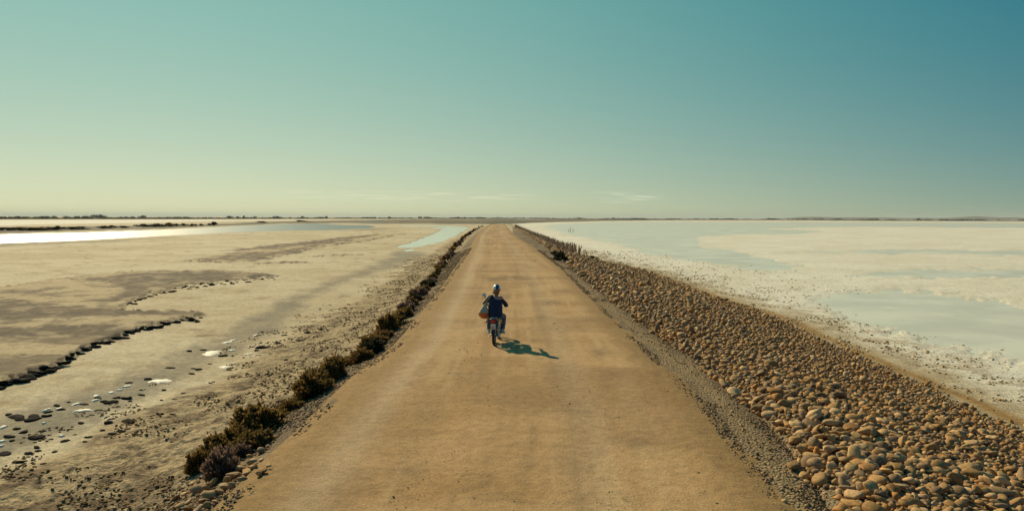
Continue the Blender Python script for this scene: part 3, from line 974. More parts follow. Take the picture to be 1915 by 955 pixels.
def stem_mesh(seed):
    r = np.random.default_rng(seed); P = []
    for i in range(9):
        a = r.uniform(0, 6.28); o = np.array([math.cos(a), math.sin(a), 0]) * r.uniform(.1, .34)
        P.append(tube_np([(0, 0, -.08), o * .4 + np.array([0, 0, .25]), o + np.array([0, 0, r.uniform(.5, .8)])], [.022, .014, .005], 5))
    v, f = joined(P)
    return mesh_np('stem', v, f, [M_TWIG], True)


STEMS = [stem_mesh(i) for i in range(3)]
FOL = {}
for kind, m_ in (('olive', M_F1), ('dead', M_F2), ('russet', M_F3), ('dark', M_F4)):
    FOL[kind] = {0: [shrub_foliage(20 + i, 2600, .10, m_) for i in range(2)], 1: [shrub_foliage(40 + i, 800, .17, m_) for i in range(2)], 2: [shrub_foliage(60 + i, 160, .36, m_) for i in range(2)]}


def shrub(x, y, wpx, hpx, kind, label, zb=-.72, group='shrubs along the left road shoulder', name='shrub'):
    for _ in range(3):
        X0, Y0 = at(x, y, zb); zb = float(ground_z(np.array([X0]), np.array([Y0]))[0])
    X0, Y0 = float(X0), float(Y0)
    lod = 0 if Y0 < 24 else (1 if Y0 < 60 else 2)
    k = random.randint(0, 1)
    o = thing(name, label, 'shrub', (X0, Y0, zb - .02), random.uniform(0, 6.28), group)
    wm, hm = wpx * Y0 / 1300 * 1.15, hpx * Y0 / 1300 * 1.08
    o.scale = (wm, wm * random.uniform(.9, 1.3), hm)
    link(FOL[kind][lod][k], 'foliage', o)
    link(STEMS[k], 'stem', o)
    return o


KN = {'olive': 'olive green', 'dead': 'greyish dead', 'russet': 'russet brown', 'dark': 'dark'}
near_shrubs = [(374, 880, 52, 44, 'olive', 'low olive green shrub at the very front end of the shrub row'),
               (417, 893, 62, 66, 'dead', 'greyish leafless shrub leaning over the rounded stones, left of the road'),
               (404, 862, 60, 52, 'olive', 'olive shrub rising behind the greyish leafless shrub'),
               (440, 838, 50, 50, 'olive', 'olive shrub between the leafless one and the tallest dark bush'),
               (487, 812, 84, 66, 'olive', 'tallest and widest dark olive bush of the shrub row'),
               (476, 842, 74, 42, 'olive', 'sunlit olive shrub in front of the tallest bush'),
               (452, 858, 40, 34, 'dead', 'small mauve grey dead shrub at the foot of the tallest bush'),
               (545, 770, 52, 28, 'olive', 'low shrub with a shadow on gravel beyond the tallest bush'),
               (590, 742, 70, 58, 'olive', 'bushy olive shrub second in height, halfway to the motorcycle'),
               (622, 716, 50, 50, 'olive', 'dark shrub at the far side of the second tallest bush'),
               (632, 692, 36, 30, 'dead', 'grey twiggy shrub behind the second tallest bush'),
               (572, 750, 40, 30, 'russet', 'reddish low shrub in front of the second tallest bush'),
               (655, 684, 40, 18, 'russet', 'low russet ground-hugging shrub in the gap of the row'),
               (676, 680, 46, 32, 'russet', 'russet brown shrub just beyond the gap of the row')]
for a in near_shrubs:
    shrub(*a)
pts = [(697, 655), (715, 638), (738, 615), (760, 590), (782, 562), (798, 543), (812, 524), (824, 506), (834, 491), (844, 476), (852, 465), (860, 456), (868, 447), (876, 440), (884, 434), (892, 429), (901, 424), (908, 420)]
pa = np.array(pts, float)
yy = 668.; k = 0
while yy > 422:
    xx = float(np.interp(-yy, -pa[:, 1], pa[:, 0]))
    s = (yy - 407) / 250
    kind = random.choice(['olive', 'olive', 'russet', 'olive', 'dark', 'dead'])
    k += 1
    wp = 46 * s * random.uniform(.8, 1.25); hp = 36 * s * random.uniform(.7, 1.3)
    shrub(xx + random.uniform(-5, 3) * s, yy, wp, hp, kind, '%s shrub, %s beyond the gap in the roadside row' % (KN[kind], ORD[k]), -.75)
    yy -= max(2.0, 15 * s)
shrub(1048, 487, 27, 18, 'dark', 'dark bush among the stones at the right road edge', -.15, None)
shrub(1036, 478, 16, 8, 'dark', 'small dark tuft just behind the bush at the right road edge', -.15, None)
shrub(1107, 487, 14, 7, 'dark', 'small dark tuft beside the nearest stake of the long stake row', -1.1, None)
isl = [(10, 431, 44, 6), (40, 430, 40, 6), (62, 431, 30, 6), (90, 430, 40, 6), (108, 430, 14, 8), (135, 429, 30, 5), (150, 428, 20, 5), (192, 427, 20, 5), (208, 426, 12, 5), (228, 426, 14, 4),
       (268, 424.5, 14, 6), (290, 424, 24, 6), (318, 424, 14, 8), (330, 423, 10, 5), (342, 422.5, 7, 5), (349, 422, 5, 3), (359, 423, 6, 5), (366, 422.5, 6, 4), (375, 422, 6, 4), (392, 421.5, 6, 4), (399, 421.5, 9, 7), (490, 416.5, 14, 3), (560, 414.5, 16, 3)]
for i, (x, y, wp, hp) in enumerate(isl):
    shrub(x, y, wp * 1.5, hp * .8, random.choice(['dark', 'dark', 'russet']), '%s clump of dark scrub from the left on the bank behind the channel' % ORD[i + 1], ZF, 'scrub on the bank behind the bright channel')

# ------------------------------------------------------------------ stakes
M_WOOD = simple('weathered_wood', (.26, .18, .105), .9, var=.35, scale=7, bump=.5)


def stake_mesh(seed, n=8, lean=.04):
    r = np.random.default_rng(seed); k = 6
    z = np.linspace(-.25, 1, k); off = np.cumsum(r.normal(0, .012, (k, 2)), 0)
    P = np.stack([off[:, 0] + z * r.normal(0, lean), off[:, 1] + z * r.normal(0, lean), z], 1)
    rad = np.linspace(.056, .044, k) * r.uniform(.85, 1.15, k)
    v, f = tube_np(P, rad, n)
    v = v * (1 + r.normal(0, .004, v.shape))
    v[(k - 1) * n:k * n, 2] += r.normal(0, .03, n)
    return mesh_np('stake', v, f, [M_WOOD], True)


SK = [stake_mesh(i) for i in range(10)]
fence = thing('stake_fence', 'long row of close-set weathered wooden stakes along the lake side of the stones', 'fence', (0, 0, 0))
fpx = np.array([(1098, 484), (1085, 482), (1077, 478.5), (1066, 474), (1050, 467), (1035, 460), (1020, 454), (1008, 448), (1000, 444), (990, 439), (980, 434.5), (970, 429), (963, 425), (957, 421.5)], float)
fx, fy = at(fpx[:, 0], fpx[:, 1], -1.0)
o_ = np.argsort(fy); fx, fy = fx[o_], fy[o_]
Y0 = float(fy[0]); k = 0; tail = []
while Y0 < 330:
    X0 = float(np.interp(Y0, fy, fx)) + random.uniform(-.08, .08)
    z_ = float(ground_z(np.array([X0]), np.array([Y0]))[0])
    h = random.uniform(.85, 1.3) * (1.08 if k < 30 else .95)
    T_ = (X0, Y0, z_)
    ax = random.uniform(-.07, .07) + (.16 if k in (4, 9) else 0) - (.13 if k == 0 else 0)
    M_ = Matrix.Translation(T_) @ Matrix.Rotation(ax, 4, 'Y') @ Matrix.Rotation(random.uniform(0, 6.28), 4, 'Z') @ Matrix.Diagonal((random.uniform(.9, 1.4),) * 2 + (h, 1))
    if k < 290:
        o = link(SK[k % 10], 'stake', fence); o.matrix_local = M_
    else:
        me = SK[k % 10]; vv = np.array([(M_ @ v.co)[:] for v in me.vertices]); ff = np.array([list(p.vertices) for p in me.polygons]); tail.append((vv, ff))
    k += 1
    Y0 += (.95 if k < 4 else .55 if k < 12 else .33) * random.uniform(.75, 1.3) * (1 + max(0, Y0 - 120) / 150)
if tail:
    v, f = joined(tail)
    link(mesh_np('stakes', v, f, [M_WOOD], True), 'stakes', fence, kind='stuff')
print('stakes', k)
st = [(1095, 526, 8), (1104, 530, 9), (1107, 534, 8), (1148, 549, 9), (1158, 560, 10), (1162, 563, 9), (1174, 566, 13), (1177, 568, 12), (1180, 570, 12), (1184, 572, 11), (1200, 578, 11), (1209, 586, 14), (1216, 598, 12), (1223, 601, 15), (1232, 606, 9), (1283, 652, 17), (1300, 672, 12), (1335, 690, 10), (1362, 722, 9)]
for i, (x, y, hp) in enumerate(st[::-1]):
    zb = -.1
    for _ in range(3):
        X0, Y0 = at(x, y, zb); zb = float(ground_z(np.array([X0]), np.array([Y0]))[0])
    o = link(SK[i % 10], 'wooden_stake')
    h = hp * float(Y0) / 1300 * 1.1
    lean = .32 if x in (1209, 1200) else random.uniform(-.12, .12)
    o.matrix_world = Matrix.Translation((float(X0), float(Y0), zb)) @ Matrix.Rotation(lean, 4, 'Y') @ Matrix.Rotation(i, 4, 'Z') @ Matrix.Diagonal((.95, .95, h, 1))
    o['label'] = 'short %s stake, %s from the near end of the row beside the road' % ('leaning' if x in (1209, 1200) else 'upright', ORD[i + 1])
    o['category'] = 'stake'; o['group'] = 'broken stakes at the road side of the stones'
for i, (x, y, hp, lab) in enumerate([(1063.5, 433, 4, 'shortest'), (1066.5, 434.5, 9, 'tallest'), (1071.8, 434.5, 7.5, 'rightmost')]):
    X0, Y0 = at(x, y, ZF)
    o = link(SK[i + 2], 'mooring_pole'); o.matrix_world = Matrix.Translation((float(X0), float(Y0), ZF)) @ Matrix.Diagonal((1.5, 1.5, hp * float(Y0) / 1300, 1))
    o['label'] = '%s of the three poles standing in the shallow lagoon' % lab; o['category'] = 'pole'; o['group'] = 'poles in the lagoon'

# ------------------------------------------------------------------ far shore: trees, hedge line, hills
def y_off(x):
    return np.interp(x, [-600, 0, 320, 640, 932, 1275, 1915, 2500], [7.0, 5.6, 4.4, 2.9, 2.3, 2.5, 2.7, 3.0])


def horizon_y(x):
    return 407 + (np.asarray(x) - 957.5) * math.tan(ROLL)


M_TREE = foliage_material('tree_leaves', (.012, .024, .018), (.026, .042, .030), (.02, .03, .02))
M_BARK = simple('bark', (.09, .07, .05), .9)


def crown_mesh(seed, n=420):
    r = np.random.default_rng(seed); k = 7
    cc = np.stack([r.uniform(-.33, .33, k), r.uniform(-.33, .33, k), r.uniform(.38, .68, k)], 1); cc[0] = (0, 0, .72)
    w_ = r.integers(0, k, n)
    d = r.normal(size=(n, 3)); d /= np.linalg.norm(d, axis=1, keepdims=True)
    p = cc[w_] + d * np.array([.2, .2, .24]) * r.uniform(.6, 1, (n, 1)) ** .4
    a = r.normal(size=(n, 3)); a /= np.linalg.norm(a, axis=1, keepdims=True); b_ = np.cross(a, d); s = .055
    V = np.stack([p - a * s, p + b_ * s, p + a * s, p - b_ * s], 1).reshape(-1, 3)
    return mesh_np('crown', V, np.arange(len(V)).reshape(-1, 4), [M_TREE], False)


def trunk_mesh(seed):
    r = np.random.default_rng(seed); P = [tube_np([(0, 0, -.05), (.01, 0, .25), (0, .01, .6)], [.05, .035, .015], 6)]
    for i in range(5):
        a = r.uniform(0, 6.28); P.append(tube_np([(0, 0, .25 + .04 * i), (math.cos(a) * .15, math.sin(a) * .15, .45), (math.cos(a) * .3, math.sin(a) * .3, .62)], [.02, .012, .005], 5))
    v, f = joined(P)
    return mesh_np('trunk', v, f, [M_BARK], True)


CR = [crown_mesh(i) for i in range(5)]; TK = [trunk_mesh(i) for i in range(2)]
trees = [(3, 9, 4.6), (22, 13, 4.3), (33, 9, 5.4), (44, 8, 4.8), (65, 10, 4.6), (82, 20, 5.8), (101, 16, 6.2), (123, 15, 5.6), (142, 14, 5.2), (158, 17, 6.), (185, 27, 8.6), (236, 10, 5), (248, 9, 5), (267, 13, 6.6), (296, 8, 3.6),
         (349, 9, 4), (430, 15, 5.8), (444, 7, 5), (456, 5, 6.2), (476, 9, 4.4), (518, 12, 5.2), (566, 6, 5.4), (610, 6, 5), (728, 6, 4), (785, 10, 4), (800, 13, 4), (858, 6, 3.8), (930, 4, 3.4), (980, 4, 3.2), (1147, 5, 3.2), (1440, 10, 3.6), (1640, 4, 3.4), (1718, 8, 3.8)]
for i, (x, wp, hp) in enumerate(trees):
    yb = float(horizon_y(x) + y_off(x)) - .15
    X0, Y0 = [float(q) for q in at(x, yb, ZF)]
    o = thing('tree', 'dark tree on the far shoreline, %s from the left' % ORD[i + 1] if i != 10 else 'largest and tallest dark tree on the far shoreline, on the left', 'tree', (X0, Y0, ZF), i * 1.3, 'trees on the far shoreline')
    wm, hm = wp * Y0 / 1300, hp * Y0 / 1300
    o.scale = (wm * 1.1, wm * 1.1, hm * 1.08)
    link(CR[i % 5], 'crown', o); link(TK[i % 2], 'trunk', o)
n = 6000
xs = rg.uniform(-700, 2600, n); ys = horizon_y(xs) + y_off(xs) * rg.uniform(.9, 1.03, n)
X0, Y0 = at(xs, ys, ZF)
hp = np.interp(xs, [-700, 0, 330, 640, 1000, 2600], [4.4, 3.9, 2.9, 2.3, 1.9, 1.5]) * (.55 + .75 * vn(xs * .06, xs * 0, 81)) * rg.uniform(.75, 1.2, n)
sx = rg.uniform(2, 5, n) * Y0 / 1300; sh = hp * Y0 / 1300
v1, f1 = ICO1
ang = rg.uniform(0, 6.28, n); c_, s_ = np.cos(ang), np.sin(ang)
vv = v1[None] * (1 + rg.normal(0, .16, (n, len(v1), 1)))
vx = vv[..., 0] * sx[:, None]; vy = vv[..., 1] * sx[:, None]; vz = np.maximum(vv[..., 2], -.1) * sh[:, None]
P_ = np.stack([vx * c_[:, None] - vy * s_[:, None] + X0[:, None], vx * s_[:, None] + vy * c_[:, None] + Y0[:, None], vz + ZF], -1).reshape(-1, 3)
F_ = (f1[None] + (np.arange(n) * len(v1))[:, None, None]).reshape(-1, 3)
link(mesh_np('tree_line', P_, F_, [M_TREE], False), 'tree_line', kind='stuff', label='low continuous line of dark scrub and trees on the far shore')
# faint hills far behind the right-hand shore
hx = np.linspace(1430, 2500, 120); ht = (fbm(hx * .012, hx * 0, 83, 4) * 6 + 2.0) * sst(hx, 1430, 1520)
ht = ht * (1 - .25 * np.exp(-((hx - 1580) / 60) ** 2))
X0, Y0 = at(hx, horizon_y(hx) + .75, ZF)
V_ = []
for dy_, k_ in ((-300, 0), (-120, .6), (0, 1), (500, .7), (1500, 0)):
    V_.append(np.stack([X0 * (1 + dy_ / 9000), Y0 + dy_, ZF - 2 + ht * Y0 / 1300 * k_ * (1 + .05 * dy_ / 1500)], -1))
V_ = np.stack(V_, 0); i_ = np.arange(V_.shape[0] * V_.shape[1]).reshape(V_.shape[:2])
F_ = np.stack([i_[:-1, :-1], i_[:-1, 1:], i_[1:, 1:], i_[1:, :-1]], -1).reshape(-1, 4)
link(mesh_np('hills', V_.reshape(-1, 3), F_, [simple('hill_scrub', (.14, .13, .09), .95, scale=.01)], True), 'hills', kind='structure')

# ------------------------------------------------------------------ rider and moped
def ev(name, V, F, mods, m, parent, smooth=True, **props):
    """mesh from loose closed shells, melted into one continuous surface"""
    me = bpy.data.meshes.new(name); me.from_pydata([tuple(v) for v in V], [], [tuple(int(q) for q in f) for f in F])
    o = bpy.data.objects.new(name, me); C.objects.link(o)
    for typ, kw in mods:
        md = o.modifiers.new(typ, typ)
        for a, b_ in kw.items():
            setattr(md, a, b_)
    dg = bpy.context.evaluated_depsgraph_get()
    new = bpy.data.meshes.new_from_object(o.evaluated_get(dg))
    o.modifiers.clear(); o.data = new; new.name = name; bpy.data.meshes.remove(me)
    new.materials.clear(); new.materials.append(m)
    new.polygons.foreach_set('use_smooth', np.full(len(new.polygons), smooth))
    o.parent = parent
    for k, v in props.items():
        o[k] = v
    return o


def remesh(v, it=6):
    return [('REMESH', dict(mode='VOXEL', voxel_size=v)), ('SMOOTH', dict(factor=.5, iterations=it))]


def loft(rings, n=18):
    """rings: centre, half width, half depth, tilt about x, yaw"""
    V = []
    for c, rx, ry, tx, rz in rings:
        a = np.linspace(0, 2 * np.pi, n, endpoint=False)
        p = np.stack([rx * np.sign(np.cos(a)) * np.abs(np.cos(a)) ** .85, ry * np.sin(a), np.zeros(n)], 1)
        R = np.array(Euler((tx, 0, rz)).to_matrix())
        V.append(p @ R.T + np.array(c))
    k = len(rings)
    V = np.concatenate(V + [[rings[0][0]], [rings[-1][0]]])
    F = []
    for i in range(k - 1):
        for j in range(n):
            a, b_ = i * n + j, i * n + (j + 1) % n
            F += [(a, b_, b_ + n), (a, b_ + n, a + n)]
    for j in range(n):
        F += [((j + 1) % n, j, k * n), ((k - 1) * n + j, (k - 1) * n + (j + 1) % n, k * n + 1)]
    return V, np.array(F)


def limb(pts, rad, n=12, sub=5):
    """tapered limb through joints, rounded ends"""
    pts = np.array(pts, float); rad = np.array(rad, float)
    t = np.linspace(0, len(pts) - 1, (len(pts) - 1) * sub + 1)
    P = np.stack([np.interp(t, range(len(pts)), pts[:, i]) for i in range(3)], 1); R = np.interp(t, range(len(pts)), rad)
    d0 = P[0] - P[1]; d0 /= np.linalg.norm(d0); d1 = P[-1] - P[-2]; d1 /= np.linalg.norm(d1)
    P = np.concatenate([[P[0] + d0 * R[0] * .9], [P[0] + d0 * R[0] * .5], P, [P[-1] + d1 * R[-1] * .5], [P[-1] + d1 * R[-1] * .9]])
    R = np.concatenate([[R[0] * .35], [R[0] * .82], R, [R[-1] * .82], [R[-1] * .35]])
    return tube_np(P, R, n)


def ball(c, r, sub=2):
    v, f = ICO3 if sub == 3 else ICO2
    return v * np.array(r) + np.array(c), f


M_SKIN = simple('skin', (.46, .25, .165), .55, var=.06)
M_KNIT = simple('navy_knit', (.008, .022, .050), .85, var=.25, scale=30, bump=.3)
M_DENIM = simple('pale_denim', (.085, .125, .165), .85, var=.2, scale=20, bump=.2)
M_SHOE = simple('canvas_shoe', (.55, .55, .50), .7)
M_SOLE = simple('shoe_sole', (.62, .60, .54), .6)
M_HAIR = simple('brown_hair', (.16, .075, .03), .55, var=.35, scale=40)
M_BLACK = simple('black_plastic', (.014, .014, .016), .45)
M_TYRE = simple('tyre_rubber', (.018, .018, .018), .85)
M_PAINT = simple('black_paint', (.012, .014, .02), .18, coat=.6)
M_CHROME = simple('chrome', (.62, .62, .60), .16, metal=1, var=.04)
M_STEEL = simple('dull_steel', (.32, .31, .30), .38, metal=1)
M_RED = simple('red_lens', (.50, .028, .012), .2, var=.05)
M_AMBER = simple('amber_lens', (.72, .22, .015), .2, var=.05)
M_PLATE = simple('plate_white', (.62, .64, .60), .5, var=.04)
M_PRINT = simple('plate_print', (.03, .04, .07), .5)
M_WHITE = simple('helmet_white', (.78, .77, .70), .22, coat=.5, var=.04)
M_NAVY = simple('helmet_navy', (.015, .04, .085), .2, coat=.5)
M_CANVAS = simple('beige_canvas', (.46, .38, .25), .9, var=.15, scale=25, bump=.4)
M_RUST = simple('rust_leather', (.50, .14, .030), .6, var=.25, scale=12)
M_GLASS = simple('mirror_glass', (.80, .95, .85), .03, metal=1, var=0)
M_SEAT = simple('seat_vinyl', (.02, .02, .022), .5)

bx0, by0 = [float(q) for q in at(924, 645.5, .02)]
HEAD = math.radians(-4)
GZ = .028
moped = thing('moped', 'small black moped seen from behind, ridden up the middle of the dirt road', 'moped', (bx0, by0, GZ), HEAD)
rider = thing('person', 'rider in navy off-shoulder top and white and navy helmet sitting on the moped', 'person', (bx0, by0, GZ), HEAD)
bag = thing('shoulder_bag', 'beige canvas shoulder bag with rust orange bottom hanging at the left of the rider', 'bag', (bx0, by0, GZ), HEAD)


def part(name, parts, m, parent, smooth=True, **props):
    v, f = joined(parts)
    return link(mesh_np(name, v, f, [m], smooth), name, parent, **props)


def torus(c, R, r, axis='x', n=40, k=10, rz=0, a0=0, a1=2 * math.pi):
    full = abs(a1 - a0 - 2 * math.pi) < 1e-6
    a = np.linspace(a0, a1, n, endpoint=not full)
    P = np.stack([np.zeros(n), np.cos(a) * R, np.sin(a) * R], 1)
    b_ = np.linspace(0, 2 * np.pi, k, endpoint=False)
    V = []
    for i in range(n):
        rad = np.array([0, math.cos(a[i]), math.sin(a[i])])
        V.append(P[i] + r * (np.cos(b_)[:, None] * rad + np.sin(b_)[:, None] * np.array([1., 0, 0])))
    V = np.concatenate(V)
    F = []
    for i in range(n if full else n - 1):
        i2 = (i + 1) % n
        for j in range(k):
            j2 = (j + 1) % k
            F += [(i * k + j, i * k + j2, i2 * k + j2), (i * k + j, i2 * k + j2, i2 * k + j)]
    R_ = np.array(Euler((0, 0, rz)).to_matrix())
    return V @ R_.T + np.array(c), np.array(F)


def box(c, s, rx=0, ry=0, rz=0, bev=.25):
    """bevelled box as a rounded prism"""
    n = 12; a = np.linspace(0, 2 * np.pi, n, endpoint=False) + np.pi / 12
    def sq(q):
        co, si = math.cos(q), math.sin(q); e = .35
        return np.sign(co) * abs(co) ** e, np.sign(si) * abs(si) ** e
    ring = np.array([sq(q) for q in a])
    V = []
    for z, k in ((-1, 1 - bev), (-1 + bev, 1), (1 - bev, 1), (1, 1 - bev)):
        V.append(np.concatenate([ring * k, np.full((n, 1), z)], 1))
    V = np.concatenate(V + [[[0, 0, -1]], [[0, 0, 1]]]) * np.array(s) / 2
    F = []
    for i in range(3):
        for j in range(n):
            p, q = i * n + j, i * n + (j + 1) % n
            F += [(p, q, q + n), (p, q + n, p + n)]
    for j in range(n):
        F += [((j + 1) % n, j, 4 * n), (3 * n + j, 3 * n + (j + 1) % n, 4 * n + 1)]
    R_ = np.array(Euler((rx, ry, rz)).to_matrix())
    return V @ R_.T + np.array(c), np.array(F)


WR = .285
STEER = math.radians(-7)
FW = np.array([0.02, 1.14, WR])


def wheel(c, rz):
    c = np.array(c)
    t_ = part('tyre', [torus(c, WR - .036, .036, rz=rz, n=48, k=10)], M_TYRE, None)
    R_ = np.array(Euler((0, 0, rz)).to_matrix())
    root = part('wheel', [(lambda vf: (vf[0] @ R_.T + c, vf[1]))(tube_np([(-.055, 0, 0), (-.03, 0, 0), (.03, 0, 0), (.055, 0, 0)], [.03, .045, .045, .03], 14))], M_STEEL, moped)
    t_.parent = root
    rim = part('rim', [torus(c, WR - .068, .014, rz=rz, n=48, k=6)], M_CHROME, root)
    sp = []
    for i in range(18):
        a = i * math.pi / 9
        for s in (-1, 1):
            p0 = np.array([s * .03, math.cos(a) * .03, math.sin(a) * .03]); p1 = np.array([0, math.cos(a + s * .2) * (WR - .075), math.sin(a + s * .2) * (WR - .075)])
            sp.append(tube_np([p0 @ R_.T + c, p1 @ R_.T + c], [.0018, .0018], 4))
    part('spokes', sp, M_CHROME, root)
    return root


wheel((0, 0, WR), 0)
wheel(FW, STEER)


def fender(c, R, w, a0, a1, rz, name):
    n = 24; a = np.linspace(a0, a1, n); V = []
    prof = [(-w, -.035), (-w * .8, 0), (-w * .4, .014), (0, .018), (w * .4, .014), (w * .8, 0), (w, -.035), (w * .75, -.008), (w * .35, .005), (0, .009), (-w * .35, .005), (-w * .75, -.008)]
    for q in a:
        for (x, r) in prof:
            V.append((x, math.cos(q) * (R + r), math.sin(q) * (R + r)))
    k = len(prof); F = []
    for i in range(n - 1):
        for j in range(k):
            p, q = i * k + j, i * k + (j + 1) % k
            F += [(p, q, q + k), (p, q + k, p + k)]
    R_ = np.array(Euler((0, 0, rz)).to_matrix())
    return part(name, [(np.array(V) @ R_.T + np.array(c), np.array(F))], M_PAINT, moped)


fender((0, 0, WR), WR + .03, .062, math.radians(35), math.radians(172), 0, 'rear_fender')
fender(FW, WR + .03, .06, math.radians(30), math.radians(165), STEER, 'front_fender')
part('frame', [tube_np([(0, .22, .60), (0, .45, .46), (0, .75, .48), (0, .93, .74), (0, .90, .86)], .026, 10), tube_np([(0, .20, .66), (0, .55, .64), (0, .9, .80)], .022, 10),
               tube_np([(-.06, -.02, .64), (-.07, .2, .66), (-.05, .5, .64)], .014, 8), tube_np([(.06, -.02, .64), (.07, .2, .66), (.05, .5, .64)], .014, 8),
               tube_np([(-.075, 0, WR), (-.07, .3, .33), (-.04, .48, .36)], .017, 8), tube_np([(.075, 0, WR), (.07, .3, .33), (.04, .48, .36)], .017, 8)], M_PAINT, moped)
part('engine', [box((0, .50, .34), (.17, .26, .20), rx=.1), box((0, .60, .44), (.13, .13, .13), rx=.5)] + [box((0, .62 + .018 * i, .46 + .015 * i), (.16, .012, .15), rx=1.1, bev=.1) for i in range(4)], M_STEEL, moped)
part('exhaust', [tube_np([(.05, .66, .40), (.08, .66, .26), (.11, .50, .22), (.115, .3, .23), (.12, -.12, .26)], [.016, .018, .024, .034, .034], 12), tube_np([(.12, -.12, .26), (.12, -.17, .262)], [.02, .016], 10)], M_CHROME, moped)
for s in (-1, 1):
    sp_ = [tube_np([(s * .088, .02, WR + .02), (s * .085, .10, .62)], .012, 8)]
    o = part('shock_absorber', sp_, M_CHROME, moped)
    coil = [((s * .087 + .022 * math.cos(q)), .035 + .06 * q / 44 + .022 * math.sin(q), WR + .08 + .22 * q / 44) for q in np.linspace(0, 44, 90)]
    part('spring', [tube_np(coil, .0045, 5)], M_BLACK, o)
part('seat', [loft([((0, .30, .715), .10, .14, 0, 0), ((0, .34, .735), .125, .20, 0, 0), ((0, .34, .775), .12, .20, 0, 0), ((0, .34, .795), .08, .15, 0, 0)], 20)], M_SEAT, moped)
part('fuel_tank', [loft([((0, .70, .56), .05, .13, .5, 0), ((0, .70, .62), .085, .16, .5, 0), ((0, .69, .68), .08, .15, .5, 0), ((0, .68, .72), .04, .09, .5, 0)], 18)], M_PAINT, moped)
part('luggage_rack', [tube_np([(-.085, .12, .76), (-.085, -.12, .76), (-.05, -.19, .76), (.05, -.19, .76), (.085, -.12, .76), (.085, .12, .76)], .008, 8)] +
     [tube_np([(x, .1, .762), (x, -.18, .762)], .006, 6) for x in (-.03, .03)] + [tube_np([(s * .085, -.05, .76), (s * .07, .02, .62)], .007, 6) for s in (-1, 1)] + [tube_np([(-.085, .02, .762), (.085, .02, .762)], .006, 6)], M_CHROME, moped)
tl = part('tail_light', [box((0, -.235, .70), (.19, .09, .125), bev=.3)], M_BLACK, moped)
part('red_lens', [loft([((0, -.275, .70), .075, .052, math.pi / 2, 0), ((0, -.295, .70), .070, .046, math.pi / 2, 0), ((0, -.305, .70), .04, .025, math.pi / 2, 0)], 18)], M_RED, tl)
pl = part('number_plate', [box((0, -.285, .555), (.135, .008, .155), rx=.12, bev=.1)], M_PLATE, moped)
part('plate_print', [box((-.035 + .022 * i, -.2925 + (.009 if j else -.001), .525 + .055 * j), (.013, .004, .034), rx=.12, bev=.1) for i in range(4) for j in range(2) if (i + j) % 5 != 3], M_PRINT, pl)
part('plate_bracket', [tube_np([(-.05, -.26, .64), (-.05, -.272, .50)], .006, 6), tube_np([(.05, -.26, .64), (.05, -.272, .50)], .006, 6)], M_BLACK, moped)
for s in (-1, 1):
    o = part('turn_signal', [tube_np([(s * .05, -.17, .67), (s * .175, -.20, .67)], .007, 6), ball((s * .205, -.195, .67), (.038, .026, .034))], M_BLACK, moped)
    part('amber_lens', [ball((s * .205, -.214, .67), (.036, .022, .032))], M_AMBER, o)
R_ = np.array(Euler((0, 0, STEER)).to_matrix())


def st_(p):
    q = np.array(p, float) - np.array([0, .92, 0]); return q @ R_.T + np.array([0, .92, 0])


part('fork', [tube_np([FW + np.array([s * .07, 0, 0]), st_((s * .07, 1.04, .55)), st_((s * .065, .93, .90))], [.018, .022, .017], 10) for s in (-1, 1)] + [tube_np([FW + np.array([-.08, 0, 0]), FW + np.array([.08, 0, 0])], .01, 8)], M_STEEL, moped)
hl = part('headlight', [loft([(st_((0, 1.0, .83)), .05, .05, math.pi / 2, 0), (st_((0, 1.05, .83)), .085, .085, math.pi / 2, 0), (st_((0, 1.10, .83)), .08, .08, math.pi / 2, 0)], 20)], M_PAINT, moped)
part('lamp_glass', [loft([(st_((0, 1.10, .83)), .075, .075, math.pi / 2, 0), (st_((0, 1.115, .83)), .05, .05, math.pi / 2, 0)], 20)], M_CHROME, hl)
HB = part('handlebar', [tube_np([st_((-.31, .80, .985)), st_((-.24, .83, .99)), st_((-.12, .92, .93)), st_((.12, .92, .93)), st_((.24, .83, .99)), st_((.31, .80, .985))], .012, 10)], M_CHROME, moped)
for s in (-1, 1):
    part('grip', [tube_np([st_((s * .225, .835, .99)), st_((s * .345, .785, .985))], .018, 12)], M_BLACK, HB)
    part('brake_lever', [tube_np([st_((s * .20, .87, .985)), st_((s * .27, .875, .975)), st_((s * .335, .85, .965))], [.008, .006, .006], 6)], M_STEEL, HB)
mr = part('mirror', [tube_np([st_((-.22, .86, .99)), st_((-.27, .88, 1.12)), st_((-.355, .87, 1.21))], .0055, 6), loft([(st_((-.37, .888, 1.245)), .03, .03, math.pi / 2 - .12, .1), (st_((-.37, .878, 1.245)), .062, .062, math.pi / 2 - .12, .1), (st_((-.37, .866, 1.245)), .060, .060, math.pi / 2 - .12, .1)], 22)], M_BLACK, moped)
part('mirror_glass', [loft([(st_((-.37, .8655, 1.245)), .055, .055, math.pi / 2 - .12, .1), (st_((-.37, .8625, 1.245)), .053, .053, math.pi / 2 - .12, .1)], 22)], M_GLASS, mr)
for s in (-1, 1):
    part('pedal', [tube_np([(s * .06, .56, .27), (s * .13, .56, .25)], .010, 8), box((s * .20, .56, .25), (.13, .075, .028))], M_BLACK, moped)
part('kickstand', [tube_np([(-.08, .38, .30), (-.13, .12, .22)], .010, 8), tube_np([(-.13, .12, .22), (-.17, .10, .215)], .010, 8)], M_STEEL, moped)
part('chain_guard', [box((-.07, .24, .34), (.02, .42, .07), rx=-.07)], M_PAINT, moped)
part('side_panel', [box((s * .085, .36, .56), (.03, .24, .15), bev=.4) for s in (-1, 1)], M_PAINT, moped)

